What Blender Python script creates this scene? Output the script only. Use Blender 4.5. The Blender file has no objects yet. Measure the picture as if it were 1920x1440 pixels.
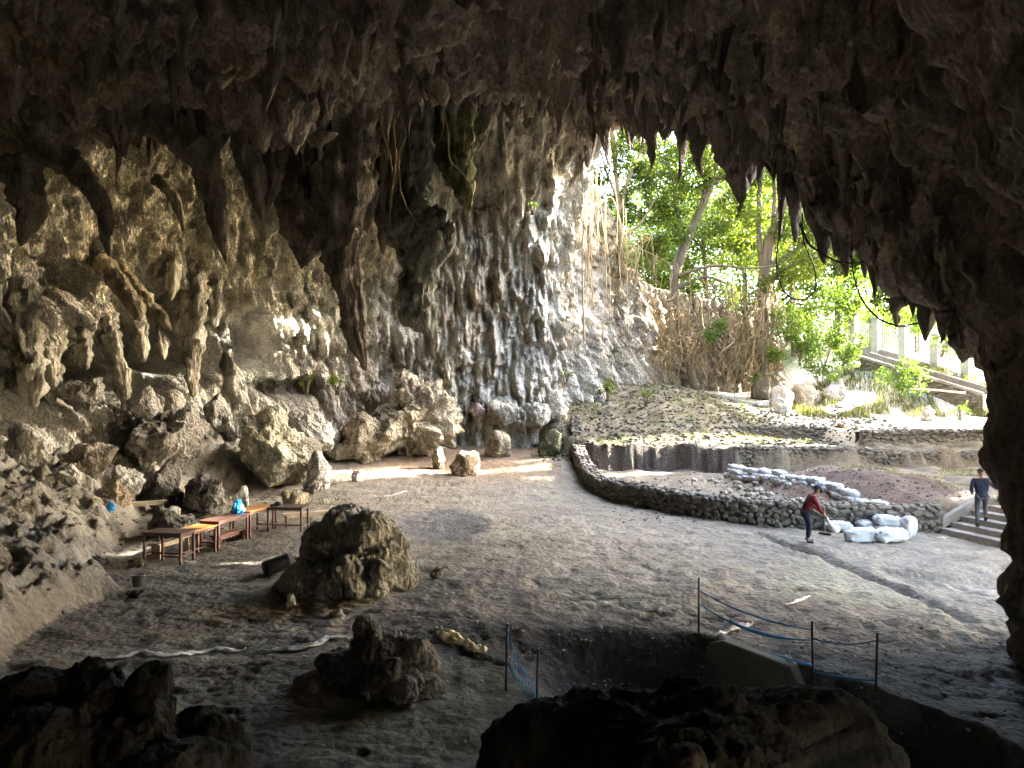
import bpy, bmesh, math, random
import numpy as np
from mathutils import Vector, Matrix

random.seed(4)
sc = bpy.context.scene
col = sc.collection

# ------------------------------------------------------------------ camera
F, H, YH = 1423.0, 4.2, 740.0          # focal length in photo pixels, eye height, horizon row
cam_d = bpy.data.cameras.new("camera")
cam_d.sensor_width = 36.0
cam_d.lens = F / 1920.0 * 36.0
cam_d.shift_y = (YH - 720.0) / 1920.0
cam_d.clip_start = 0.1
cam_d.clip_end = 2000.0
cam = bpy.data.objects.new("camera", cam_d)
cam.location = (0, 0, H)
cam.rotation_euler = (math.radians(90), 0, 0)
col.objects.link(cam)
sc.camera = cam

# ------------------------------------------------------------------ light
SUN_EL = math.radians(27.0)
SUN_AZ = math.atan2(0.21, 0.98)         # direction TO the sun in plan: +X and a little away from the camera
to_sun = Vector((math.cos(SUN_EL) * math.cos(SUN_AZ), math.cos(SUN_EL) * math.sin(SUN_AZ), math.sin(SUN_EL)))
w = bpy.data.worlds.new("World")
sc.world = w
w.use_nodes = True
nt = w.node_tree
bg = nt.nodes["Background"]
sky = nt.nodes.new("ShaderNodeTexSky")
sky.sky_type = 'NISHITA'
sky.sun_disc = False
sky.sun_elevation = SUN_EL
sky.sun_rotation = math.pi / 2 - SUN_AZ
sky.air_density = 1.0
sky.dust_density = 2.6
sky.ozone_density = 0.8
nt.links.new(sky.outputs[0], bg.inputs[0])
bg.inputs[1].default_value = 0.15
sun_d = bpy.data.lights.new("sun", 'SUN')
sun_d.energy = 3.0
sun_d.angle = math.radians(0.5)
sun_d.color = (1.0, 0.95, 0.86)
sun = bpy.data.objects.new("sun", sun_d)
sun.rotation_euler = to_sun.to_track_quat('Z', 'Y').to_euler()
sun.location = (40, 0, 40)
col.objects.link(sun)

sc.view_settings.view_transform = 'Standard'
sc.view_settings.look = 'None'
sc.view_settings.gamma = 1.0
sc.view_settings.use_curve_mapping = False
sc.view_settings.exposure = 5.3
cy = sc.cycles
cy.use_denoising = True
cy.max_bounces = 14
cy.diffuse_bounces = 11
cy.glossy_bounces = 2
cy.transmission_bounces = 3
cy.transparent_max_bounces = 6
cy.caustics_reflective = False
cy.caustics_refractive = False

# ------------------------------------------------------------------ pixel helpers and noise
def P(x, y, d):
    return np.array([(x - 960.0) / F * d, d, H - (y - YH) / F * d])

def sst(a, b, x):
    t = np.clip((np.asarray(x, float) - a) / (b - a), 0, 1)
    return t * t * (3 - 2 * t)

_rng = np.random.RandomState(11)
_PERM = np.concatenate([_rng.permutation(256)] * 3).astype(np.int32)
_G = _rng.normal(size=(256, 3)).astype(np.float32)
_G /= np.linalg.norm(_G, axis=1)[:, None]
_J = _rng.rand(256, 3).astype(np.float32)

def pn(p):
    p = np.asarray(p, np.float32)
    i = np.floor(p).astype(np.int32)
    f = p - i
    i &= 255
    u = f * f * f * (f * (f * 6 - 15) + 10)
    res = 0
    for dx in (0, 1):
        a = _PERM[i[:, 0] + dx]
        wx = u[:, 0] if dx else 1 - u[:, 0]
        for dy in (0, 1):
            b = _PERM[a + i[:, 1] + dy]
            wy = u[:, 1] if dy else 1 - u[:, 1]
            for dz in (0, 1):
                g = _G[_PERM[b + i[:, 2] + dz]]
                wz = u[:, 2] if dz else 1 - u[:, 2]
                dot = g[:, 0] * (f[:, 0] - dx) + g[:, 1] * (f[:, 1] - dy) + g[:, 2] * (f[:, 2] - dz)
                res = res + wx * wy * wz * dot
    return res * 1.5

def fbm(p, o=4, gain=0.5):
    p = np.asarray(p, np.float32)
    r = 0
    a = 1.0
    for k in range(o):
        r = r + a * pn(p + k * 17.3)
        p = p * 2.03
        a *= gain
    return r

def billow(p, o=3, gain=0.5):
    p = np.asarray(p, np.float32)
    r = 0
    a = 1.0
    for k in range(o):
        r = r + a * np.abs(pn(p + k * 13.7))
        p = p * 2.1
        a *= gain
    return r

def worley(p):
    p = np.asarray(p, np.float32)
    i = np.floor(p).astype(np.int32)
    f = p - i
    best = np.full(len(p), 9.0, np.float32)
    for dx in (-1, 0, 1):
        a = _PERM[(i[:, 0] + dx) & 255]
        for dy in (-1, 0, 1):
            b = _PERM[a + ((i[:, 1] + dy) & 255)]
            for dz in (-1, 0, 1):
                h = _PERM[b + ((i[:, 2] + dz) & 255)]
                j = _J[h]
                d = (j[:, 0] + dx - f[:, 0]) ** 2 + (j[:, 1] + dy - f[:, 1]) ** 2 + (j[:, 2] + dz - f[:, 2]) ** 2
                best = np.minimum(best, d)
    return np.sqrt(best)

def knob(p, r=0.75):
    return np.sqrt(np.clip(1 - (worley(p) / r) ** 2, 0, 1))

def interp(x, tab):
    t = np.array(tab, float)
    return np.interp(x, t[:, 0], t[:, 1])

def catmull(pts, n):
    pts = np.asarray(pts, float)
    e = np.vstack([2 * pts[0] - pts[1], pts, 2 * pts[-1] - pts[-2]])
    out = []
    m = len(pts) - 1
    for t in np.linspace(0, m, n):
        k = min(int(t), m - 1)
        u = t - k
        a, b, c, d = e[k], e[k + 1], e[k + 2], e[k + 3]
        out.append(0.5 * (2 * b + (c - a) * u + (2 * a - 5 * b + 4 * c - d) * u * u + (3 * b - 3 * c + d - a) * u ** 3))
    return np.array(out)

def resample(pts, step):
    c = catmull(pts, len(pts) * 24)
    L = np.concatenate([[0], np.cumsum(np.linalg.norm(np.diff(c, axis=0), axis=1))])
    n = max(2, int(L[-1] / step) + 1)
    s = np.linspace(0, L[-1], n)
    return np.stack([np.interp(s, L, c[:, k]) for k in range(c.shape[1])], 1)

# ------------------------------------------------------------------ mesh helpers
def mesh_np(name, V, faces, mat=None, smooth=True, cols=None, extra=None):
    """faces: (m,4) or (m,3) array, or a list of such arrays"""
    me = bpy.data.meshes.new(name)
    V = np.asarray(V, np.float32)
    if isinstance(faces, np.ndarray):
        faces = [faces]
    faces = [np.asarray(f, np.int32) for f in faces if len(f)]
    me.vertices.add(len(V))
    me.vertices.foreach_set("co", V.ravel())
    nl = sum(f.size for f in faces)
    npoly = sum(len(f) for f in faces)
    me.loops.add(nl)
    me.polygons.add(npoly)
    me.loops.foreach_set("vertex_index", np.concatenate([f.ravel() for f in faces]))
    starts = []
    o = 0
    for f in faces:
        k = f.shape[1]
        starts.append(o + np.arange(len(f)) * k)
        o += f.size
    me.polygons.foreach_set("loop_start", np.concatenate(starts).astype(np.int32))
    me.polygons.foreach_set("use_smooth", np.full(npoly, smooth, dtype=bool))
    me.update(calc_edges=True)
    if cols is not None:
        a = me.color_attributes.new("Col", 'FLOAT_COLOR', 'POINT')
        c = np.ones((len(V), 4), np.float32)
        c[:, :3] = cols
        a.data.foreach_set("color", c.ravel())
    if mat is not None:
        me.materials.append(mat)
    return me

def grid_faces(nr, nc, wrap=False):
    r = np.arange(nr - 1)[:, None]
    c = np.arange(nc if wrap else nc - 1)[None, :]
    a = r * nc + c
    b = r * nc + (c + 1) % nc
    return np.stack([a, b, b + nc, a + nc], -1).reshape(-1, 4)

class MB:
    """collects vertex and face arrays of ONE mesh"""
    def __init__(self):
        self.V = []
        self.Q = []
        self.T = []
        self.n = 0
        self.C = []
    def add(self, V, Q=None, T=None, c=None):
        V = np.asarray(V, float)
        if Q is not None and len(Q):
            self.Q.append(np.asarray(Q) + self.n)
        if T is not None and len(T):
            self.T.append(np.asarray(T) + self.n)
        self.V.append(V)
        if c is not None:
            self.C.append(np.broadcast_to(np.asarray(c, float), (len(V), 3)))
        self.n += len(V)
        return self
    def box(self, x0, x1, y0, y1, z0, z1, M=None):
        V = np.array([[x, y, z] for z in (z0, z1) for y in (y0, y1) for x in (x0, x1)], float)
        if M is not None:
            V = V @ np.array(M)[:3, :3].T + np.array(M)[:3, 3]
        return self.add(V, [[0, 2, 3, 1], [4, 5, 7, 6], [0, 1, 5, 4], [2, 6, 7, 3], [0, 4, 6, 2], [1, 3, 7, 5]])
    def tube(self, pts, rad, n=8, flat=None):
        V, Q, T = tube(pts, rad, n)
        return self.add(V, Q, T)
    def mesh(self, name, mat, smooth=False):
        fs = []
        if self.Q:
            fs.append(np.concatenate(self.Q))
        if self.T:
            fs.append(np.concatenate(self.T))
        return mesh_np(name, np.concatenate(self.V), fs, mat, smooth, np.concatenate(self.C) if self.C else None)

def tube(pts, rad, n=8):
    pts = np.asarray(pts, float)
    m = len(pts)
    rad = np.broadcast_to(np.asarray(rad, float), (m,))
    t = np.gradient(pts, axis=0)
    t /= np.maximum(np.linalg.norm(t, axis=1), 1e-9)[:, None]
    ref = np.array([0.0, 1.0, 0.0]) if abs(t[:, 1]).mean() < 0.8 else np.array([1.0, 0, 0])
    u = np.cross(t, ref)
    u /= np.maximum(np.linalg.norm(u, axis=1), 1e-9)[:, None]
    v = np.cross(t, u)
    a = np.linspace(0, 2 * np.pi, n, endpoint=False)
    V = pts[:, None] + rad[:, None, None] * (np.cos(a)[None, :, None] * u[:, None] + np.sin(a)[None, :, None] * v[:, None])
    V = V.reshape(-1, 3)
    Q = grid_faces(m, n, True)
    V = np.vstack([V, pts[0], pts[-1]])
    k = np.arange(n)
    T = np.vstack([np.stack([np.full(n, m * n), (k + 1) % n, k], 1),
                   np.stack([np.full(n, m * n + 1), (m - 1) * n + k, (m - 1) * n + (k + 1) % n], 1)])
    return V, Q, T

_qs = {}
def quadsphere(n):
    if n in _qs:
        return _qs[n]
    g = np.tan(np.linspace(-np.pi / 4, np.pi / 4, n + 1))
    a, b = np.meshgrid(g, g, indexing='ij')
    one = np.ones_like(a)
    V, Q = [], []
    for i, arr in enumerate([(a, b, one), (b, a, -one), (one, a, b), (-one, b, a), (b, one, a), (a, -one, b)]):
        V.append(np.stack(arr, -1).reshape(-1, 3))
        Q.append(grid_faces(n + 1, n + 1) + i * (n + 1) ** 2)
    V = np.concatenate(V)
    V /= np.linalg.norm(V, axis=1)[:, None]
    key = np.round(V, 5)
    _, idx, inv = np.unique(key, axis=0, return_index=True, return_inverse=True)
    _qs[n] = (V[idx], np.asarray(inv).reshape(-1)[np.concatenate(Q)])
    return _qs[n]

def link(name, me, loc=(0, 0, 0), parent=None, rot=None):
    o = bpy.data.objects.new(name, me)
    col.objects.link(o)
    o.location = loc
    if rot is not None:
        o.rotation_euler = rot
    if parent is not None:
        o.parent = parent
    return o

def tag(o, label=None, cat=None, group=None, kind=None):
    if label: o['label'] = label
    if cat: o['category'] = cat
    if group: o['group'] = group
    if kind: o['kind'] = kind
    return o

def empty(name, loc, label, cat, group=None, rz=0.0):
    o = bpy.data.objects.new(name, None)
    col.objects.link(o)
    o.location = loc
    o.rotation_euler = (0, 0, rz)
    o.empty_display_size = 0.2
    return tag(o, label, cat, group)

def put(name, mb, mat, parent=None, loc=(0, 0, 0), smooth=False, local=False):
    """one object from an MB whose vertices are in world space (moved to loc) or already local"""
    if not local and any(loc):
        mb.V = [v - np.asarray(loc) for v in mb.V]
    return link(name, mb.mesh(name, mat, smooth), (0, 0, 0) if parent is not None else loc, parent)

def copy_tree(o, parent=None):
    c = o.copy()
    col.objects.link(c)
    if parent is not None:
        c.parent = parent
    for ch in list(o.children):
        copy_tree(ch, c)
    return c

# ------------------------------------------------------------------ materials
def mat_new(name):
    m = bpy.data.materials.new(name)
    m.use_nodes = True
    n = m.node_tree.nodes
    b = n["Principled BSDF"]
    return m, m.node_tree, b

def nz(t, scale, detail=4, rough=0.55, vec=None):
    n = t.nodes.new("ShaderNodeTexNoise")
    n.inputs["Scale"].default_value = scale
    n.inputs["Detail"].default_value = detail
    n.inputs["Roughness"].default_value = rough
    if vec is not None:
        t.links.new(vec, n.inputs["Vector"])
    return n

def ramp(t, fac, stops):
    r = t.nodes.new("ShaderNodeValToRGB")
    e = r.color_ramp.elements
    while len(e) < len(stops):
        e.new(0.5)
    for k, (p, c) in enumerate(stops):
        e[k].position = p
        e[k].color = (*c, 1) if len(c) == 3 else c
    t.links.new(fac, r.inputs[0])
    return r

def mixc(t, mode, fac, a, b):
    m = t.nodes.new("ShaderNodeMix")
    m.data_type = 'RGBA'
    m.blend_type = mode
    for sock, val in ((m.inputs[0], fac), (m.inputs[6], a), (m.inputs[7], b)):
        if hasattr(val, "is_output") or isinstance(val, bpy.types.NodeSocket):
            t.links.new(val, sock)
        elif isinstance(val, (int, float)):
            sock.default_value = val
        else:
            sock.default_value = (*val, 1)
    return m.outputs[2]

def rock_mat(name, base=None, spread=0.5, stretch=0.35, scale=1.0, bump=0.6, bdist=0.08, rough=0.9, stain=0.5, moss=0.0, spec=0.25, attr=True, mott=1.0):
    """rock or soil: zone colour from the Col attribute (or base), mottling, streak stains, fine relief"""
    m, t, b = mat_new(name)
    tc = t.nodes.new("ShaderNodeTexCoord")
    mp = t.nodes.new("ShaderNodeMapping")
    mp.inputs["Scale"].default_value = (1, 1, stretch)
    t.links.new(tc.outputs["Object"], mp.inputs[0])
    if attr:
        a = t.nodes.new("ShaderNodeAttribute")
        a.attribute_name = "Col"
        c = a.outputs["Color"]
    else:
        a = t.nodes.new("ShaderNodeRGB")
        a.outputs[0].default_value = (*base, 1)
        c = a.outputs[0]
    n1 = nz(t, 1.1 * scale, 7, 0.62, mp.outputs[0])
    lo, hi = 1 - spread, 1 + spread
    r1 = ramp(t, n1.outputs[0], [(0.3, (lo, lo, lo)), (0.7, (hi, hi * 0.985, hi * 0.95))])
    c = mixc(t, 'MULTIPLY', 1.0, c, r1.outputs[0])
    n2 = nz(t, 7.5 * scale, 6, 0.7, tc.outputs["Object"])
    r2 = ramp(t, n2.outputs[0], [(0.34, (1 - .45 * mott,) * 3), (0.64, (1 + .35 * mott, 1 + .335 * mott, 1 + .3 * mott))])
    c = mixc(t, 'MULTIPLY', 0.8, c, r2.outputs[0])
    if stain:
        n3 = nz(t, 0.55 * scale, 5, 0.6, mp.outputs[0])
        r3 = ramp(t, n3.outputs[0], [(0.5, (0, 0, 0)), (0.66, (1, 1, 1))])
        f = t.nodes.new("ShaderNodeMath"); f.operation = 'MULTIPLY'
        t.links.new(r3.outputs[0], f.inputs[0]); f.inputs[1].default_value = stain
        c = mixc(t, 'MIX', f.outputs[0], c, mixc(t, 'MULTIPLY', 1.0, c, (0.34, 0.34, 0.36)))
    if moss:
        n4 = nz(t, 0.8 * scale, 5, 0.6, tc.outputs["Object"])
        r4 = ramp(t, n4.outputs[0], [(0.55, (0, 0, 0)), (0.68, (1, 1, 1))])
        f = t.nodes.new("ShaderNodeMath"); f.operation = 'MULTIPLY'
        t.links.new(r4.outputs[0], f.inputs[0]); f.inputs[1].default_value = moss
        c = mixc(t, 'MIX', f.outputs[0], c, (0.055, 0.075, 0.03))
    t.links.new(c, b.inputs["Base Color"])
    b.inputs["Roughness"].default_value = rough
    b.inputs["Specular IOR Level"].default_value = spec
    nb = nz(t, 3.2 * scale, 9, 0.68, mp.outputs[0])
    vb = t.nodes.new("ShaderNodeTexVoronoi")
    vb.inputs["Scale"].default_value = 6.5 * scale
    t.links.new(mp.outputs[0], vb.inputs["Vector"])
    ad = t.nodes.new("ShaderNodeMath"); ad.operation = 'MULTIPLY_ADD'
    t.links.new(vb.outputs["Distance"], ad.inputs[0]); ad.inputs[1].default_value = -0.35
    t.links.new(nb.outputs[0], ad.inputs[2])
    bp = t.nodes.new("ShaderNodeBump")
    bp.inputs["Strength"].default_value = bump
    bp.inputs["Distance"].default_value = bdist
    t.links.new(ad.outputs[0], bp.inputs["Height"])
    t.links.new(bp.outputs[0], b.inputs["Normal"])
    return m

def plain(name, c, rough=0.7, var=0.25, scale=12.0, spec=0.3, metallic=0.0, bump=0.15, bdist=0.01, stretch=(1, 1, 1)):
    m, t, b = mat_new(name)
    tc = t.nodes.new("ShaderNodeTexCoord")
    mp = t.nodes.new("ShaderNodeMapping")
    mp.inputs["Scale"].default_value = stretch
    t.links.new(tc.outputs["Object"], mp.inputs[0])
    n = nz(t, scale, 6, 0.6, mp.outputs[0])
    r = ramp(t, n.outputs[0], [(0.3, tuple(x * (1 - var) for x in c)), (0.7, tuple(min(1, x * (1 + var)) for x in c))])
    t.links.new(r.outputs[0], b.inputs["Base Color"])
    b.inputs["Roughness"].default_value = rough
    b.inputs["Specular IOR Level"].default_value = spec
    b.inputs["Metallic"].default_value = metallic
    if bump:
        bp = t.nodes.new("ShaderNodeBump")
        bp.inputs["Strength"].default_value = bump
        bp.inputs["Distance"].default_value = bdist
        t.links.new(n.outputs[0], bp.inputs["Height"])
        t.links.new(bp.outputs[0], b.inputs["Normal"])
    return m

def leaf_mat(name, dark, light, trans=0.5):
    m, t, b = mat_new(name)
    a = t.nodes.new("ShaderNodeAttribute")
    a.attribute_name = "Col"
    sp = t.nodes.new("ShaderNodeSeparateColor")
    t.links.new(a.outputs["Color"], sp.inputs[0])
    r = ramp(t, sp.outputs[0], [(0.0, dark), (1.0, light)])
    t.links.new(r.outputs[0], b.inputs["Base Color"])
    b.inputs["Roughness"].default_value = 0.5
    b.inputs["Specular IOR Level"].default_value = 0.3
    tr = t.nodes.new("ShaderNodeBsdfTranslucent")
    t.links.new(mixc(t, 'MULTIPLY', 1.0, r.outputs[0], (1.5, 1.5, 0.6)), tr.inputs[0])
    mx = t.nodes.new("ShaderNodeMixShader")
    mx.inputs[0].default_value = trans
    t.links.new(b.outputs[0], mx.inputs[1])
    t.links.new(tr.outputs[0], mx.inputs[2])
    t.links.new(mx.outputs[0], t.nodes["Material Output"].inputs[0])
    return m

M = {}
M['wall'] = rock_mat("limestone_wall", spread=0.42, stretch=0.32, scale=1.5, bump=1.0, bdist=0.34, stain=0.25, moss=0.3, mott=1.5)
M['ceiling'] = rock_mat("limestone_ceiling", spread=0.5, stretch=0.4, scale=1.1, bump=1.0, bdist=0.32, stain=0.5, moss=0.15)
M['boulder'] = rock_mat("limestone_boulder", spread=0.5, stretch=0.7, scale=1.6, bump=1.0, bdist=0.2, stain=0.5, moss=0.2)
M['dripstone'] = rock_mat("dripstone", spread=0.45, stretch=0.3, scale=1.6, bump=1.0, bdist=0.16, stain=0.45, moss=0.25)
M['ground'] = rock_mat("cave_earth", spread=0.34, stretch=1.0, scale=1.3, bump=0.9, bdist=0.085, stain=0.3, moss=0.0, spec=0.2, mott=.75)
M['stone'] = rock_mat("field_stone", (0.145, 0.133, 0.115), spread=0.35, stretch=1.0, scale=3.0, bump=0.5, bdist=0.03, stain=0.2, attr=False)
M['rubble'] = rock_mat("brown_rubble", (0.075, 0.068, 0.048), spread=0.45, stretch=1.0, scale=2.0, bump=0.4, bdist=0.03, stain=0.2, attr=False)
M['pebble'] = rock_mat("pebble_stone", (0.3, 0.29, 0.27), spread=0.5, stretch=1.0, scale=2.0, bump=0.2, bdist=0.02, stain=0.0, attr=False)
M['sack'] = plain("woven_sack", (0.40, 0.415, 0.43), 0.55, 0.14, 9, 0.35, bump=0.4, bdist=0.02)
M['orange'] = plain("orange_table_top", (0.40, 0.18, 0.05), 0.4, 0.15, 5, 0.4, bump=0.05)
M['redwood'] = plain("red_brown_wood", (0.105, 0.05, 0.038), 0.5, 0.25, 6, 0.4, bump=0.1)
M['brown'] = plain("purple_brown_wood", (0.085, 0.052, 0.048), 0.5, 0.25, 6, 0.4, bump=0.1)
M['palewood'] = plain("pale_bare_wood", (0.36, 0.32, 0.25), 0.7, 0.25, 6, 0.3, stretch=(1, 1, 0.3))
M['blue'] = plain("blue_plastic", (0.02, 0.33, 0.8), 0.35, 0.2, 10, 0.5, bump=0.3, bdist=0.02)
M['rope'] = plain("blue_rope", (0.12, 0.45, 0.9), 0.5, 0.2, 20, 0.3, bump=0)
M['post'] = plain("dark_metal_post", (0.03, 0.03, 0.034), 0.5, 0.3, 12, 0.4, bump=0.05)
M['concrete'] = plain("weathered_concrete", (0.21, 0.195, 0.175), 0.85, 0.25, 3, 0.2, bump=0.3, bdist=0.02)
M['pitcrete'] = plain("muddy_concrete", (0.17, 0.155, 0.13), 0.85, 0.3, 2.5, 0.2, bump=0.3, bdist=0.02)
M['cloth'] = plain("dirty_white_cloth", (0.55, 0.53, 0.5), 0.85, 0.25, 6, 0.2, bump=0.4, bdist=0.02)
M['yellowcloth'] = plain("dirty_yellow_cloth", (0.5, 0.42, 0.26), 0.85, 0.3, 6, 0.2, bump=0.4, bdist=0.02)
M['black'] = plain("black_rubber", (0.012, 0.012, 0.014), 0.6, 0.3, 8, 0.3)
M['greyplastic'] = plain("grey_plastic", (0.22, 0.22, 0.21), 0.5, 0.2, 8, 0.4)
M['white'] = plain("white_card", (0.75, 0.76, 0.8), 0.6, 0.06, 5, 0.3, bump=0)
M['bark'] = rock_mat("fig_bark", (0.12, 0.1, 0.068), spread=0.4, stretch=0.2, scale=3.0, bump=0.6, bdist=0.04, stain=0.3, attr=False)
M['root'] = rock_mat("pale_root", (0.22, 0.165, 0.09), spread=0.3, stretch=0.3, scale=4.0, bump=0.3, bdist=0.02, stain=0.0, attr=False)
M['vine'] = plain("dark_vine", (0.04, 0.032, 0.024), 0.8, 0.3, 8)
M['leaf'] = leaf_mat("fig_leaf", (0.02, 0.04, 0.006), (0.105, 0.14, 0.014), 0.5)
M['leaf_b'] = leaf_mat("bush_leaf", (0.03, 0.065, 0.01), (0.11, 0.17, 0.03), 0.5)
M['grass'] = leaf_mat("grass_blade", (0.05, 0.065, 0.02), (0.17, 0.17, 0.06), 0.35)
M['skin'] = plain("brown_skin", (0.16, 0.085, 0.05), 0.55, 0.08, 10, 0.35, bump=0)
M['red'] = plain("red_shirt_cloth", (0.10, 0.01, 0.016), 0.85, 0.35, 9, 0.2, bump=0.8, bdist=0.05)
M['navy'] = plain("navy_cloth", (0.014, 0.017, 0.034), 0.85, 0.35, 9, 0.2, bump=0.8, bdist=0.05)
M['grey_cloth'] = plain("grey_trouser_cloth", (0.05, 0.055, 0.068), 0.85, 0.35, 9, 0.2, bump=0.8, bdist=0.05)
M['fencepost'] = plain("pale_fence_post", (0.30, 0.31, 0.25), 0.7, 0.12, 3, 0.3)
M['wire'] = plain("fence_mesh_wire", (0.12, 0.13, 0.12), 0.5, 0.1, 5, 0.4, bump=0)
# ------------------------------------------------------------------ ground
WALL_A = [(3.1, 40.8), (3.05, 36.5), (3.15, 33.8), (3.37, 32.0), (4.4, 29.3), (5.9, 26.4), (7.57, 24.7), (9.37, 23.9), (11.2, 23.4), (13.0, 23.05)]
_A = np.array(WALL_A)
def yA(X):
    return np.interp(X, [2.6, 3.0, 3.2, 3.37, 4.4, 5.9, 7.57, 9.37, 11.2, 13.1, 15.0, 30.0],
                     [42.0, 37.0, 33.6, 32.0, 29.3, 26.4, 24.7, 23.9, 23.4, 23.1, 22.6, 21.0])
def yB(X):
    return np.interp(X, [3, 4, 8, 10, 14, 19, 24], [38.6, 37.6, 36.6, 35.6, 34.6, 34.0, 33.6])
TRENCH = np.array([(7.55, 23.2), (7.7, 21.0), (8.0, 19.6), (8.35, 17.3), (8.5, 15.7), (8.45, 14.1)])

def segdist(X, Y, pts):
    best = np.full(X.shape, 1e9)
    for (x0, y0), (x1, y1) in zip(pts[:-1], pts[1:]):
        dx, dy = x1 - x0, y1 - y0
        t = np.clip(((X - x0) * dx + (Y - y0) * dy) / (dx * dx + dy * dy), 0, 1)
        best = np.minimum(best, np.hypot(X - x0 - t * dx, Y - y0 - t * dy))
    return best

def apron_edge(Y):
    return np.interp(Y, [0, 9, 12, 14, 16.2, 16.9, 17.6, 18.6, 19.6, 22, 24.5, 28, 31, 34, 37, 40, 43],
                     [-6.0, -7.4, -7.8, -8.5, -8.35, -8.7, -10.3, -10.6, -10.4, -11.0, -12.2, -13.2, -12.5, -10.8, -9.6, -8.0, -6.0])

def pit_amount(X, Y):
    # right edge of the dig runs (3.35,13.4) -> (5.3,10.4); q is the distance into the pit from it
    ex, ey = 1.95, -3.0
    L = math.hypot(ex, ey)
    q = ((X - 3.35) * ey - (Y - 13.4) * ex) / L
    return q + np.where(Y < 11.4, .35, .04) * pn(np.stack([np.ravel(X) * 1.3, np.ravel(Y) * 1.3, np.full(np.size(X), 4.4)], 1)).reshape(np.shape(X))

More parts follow.
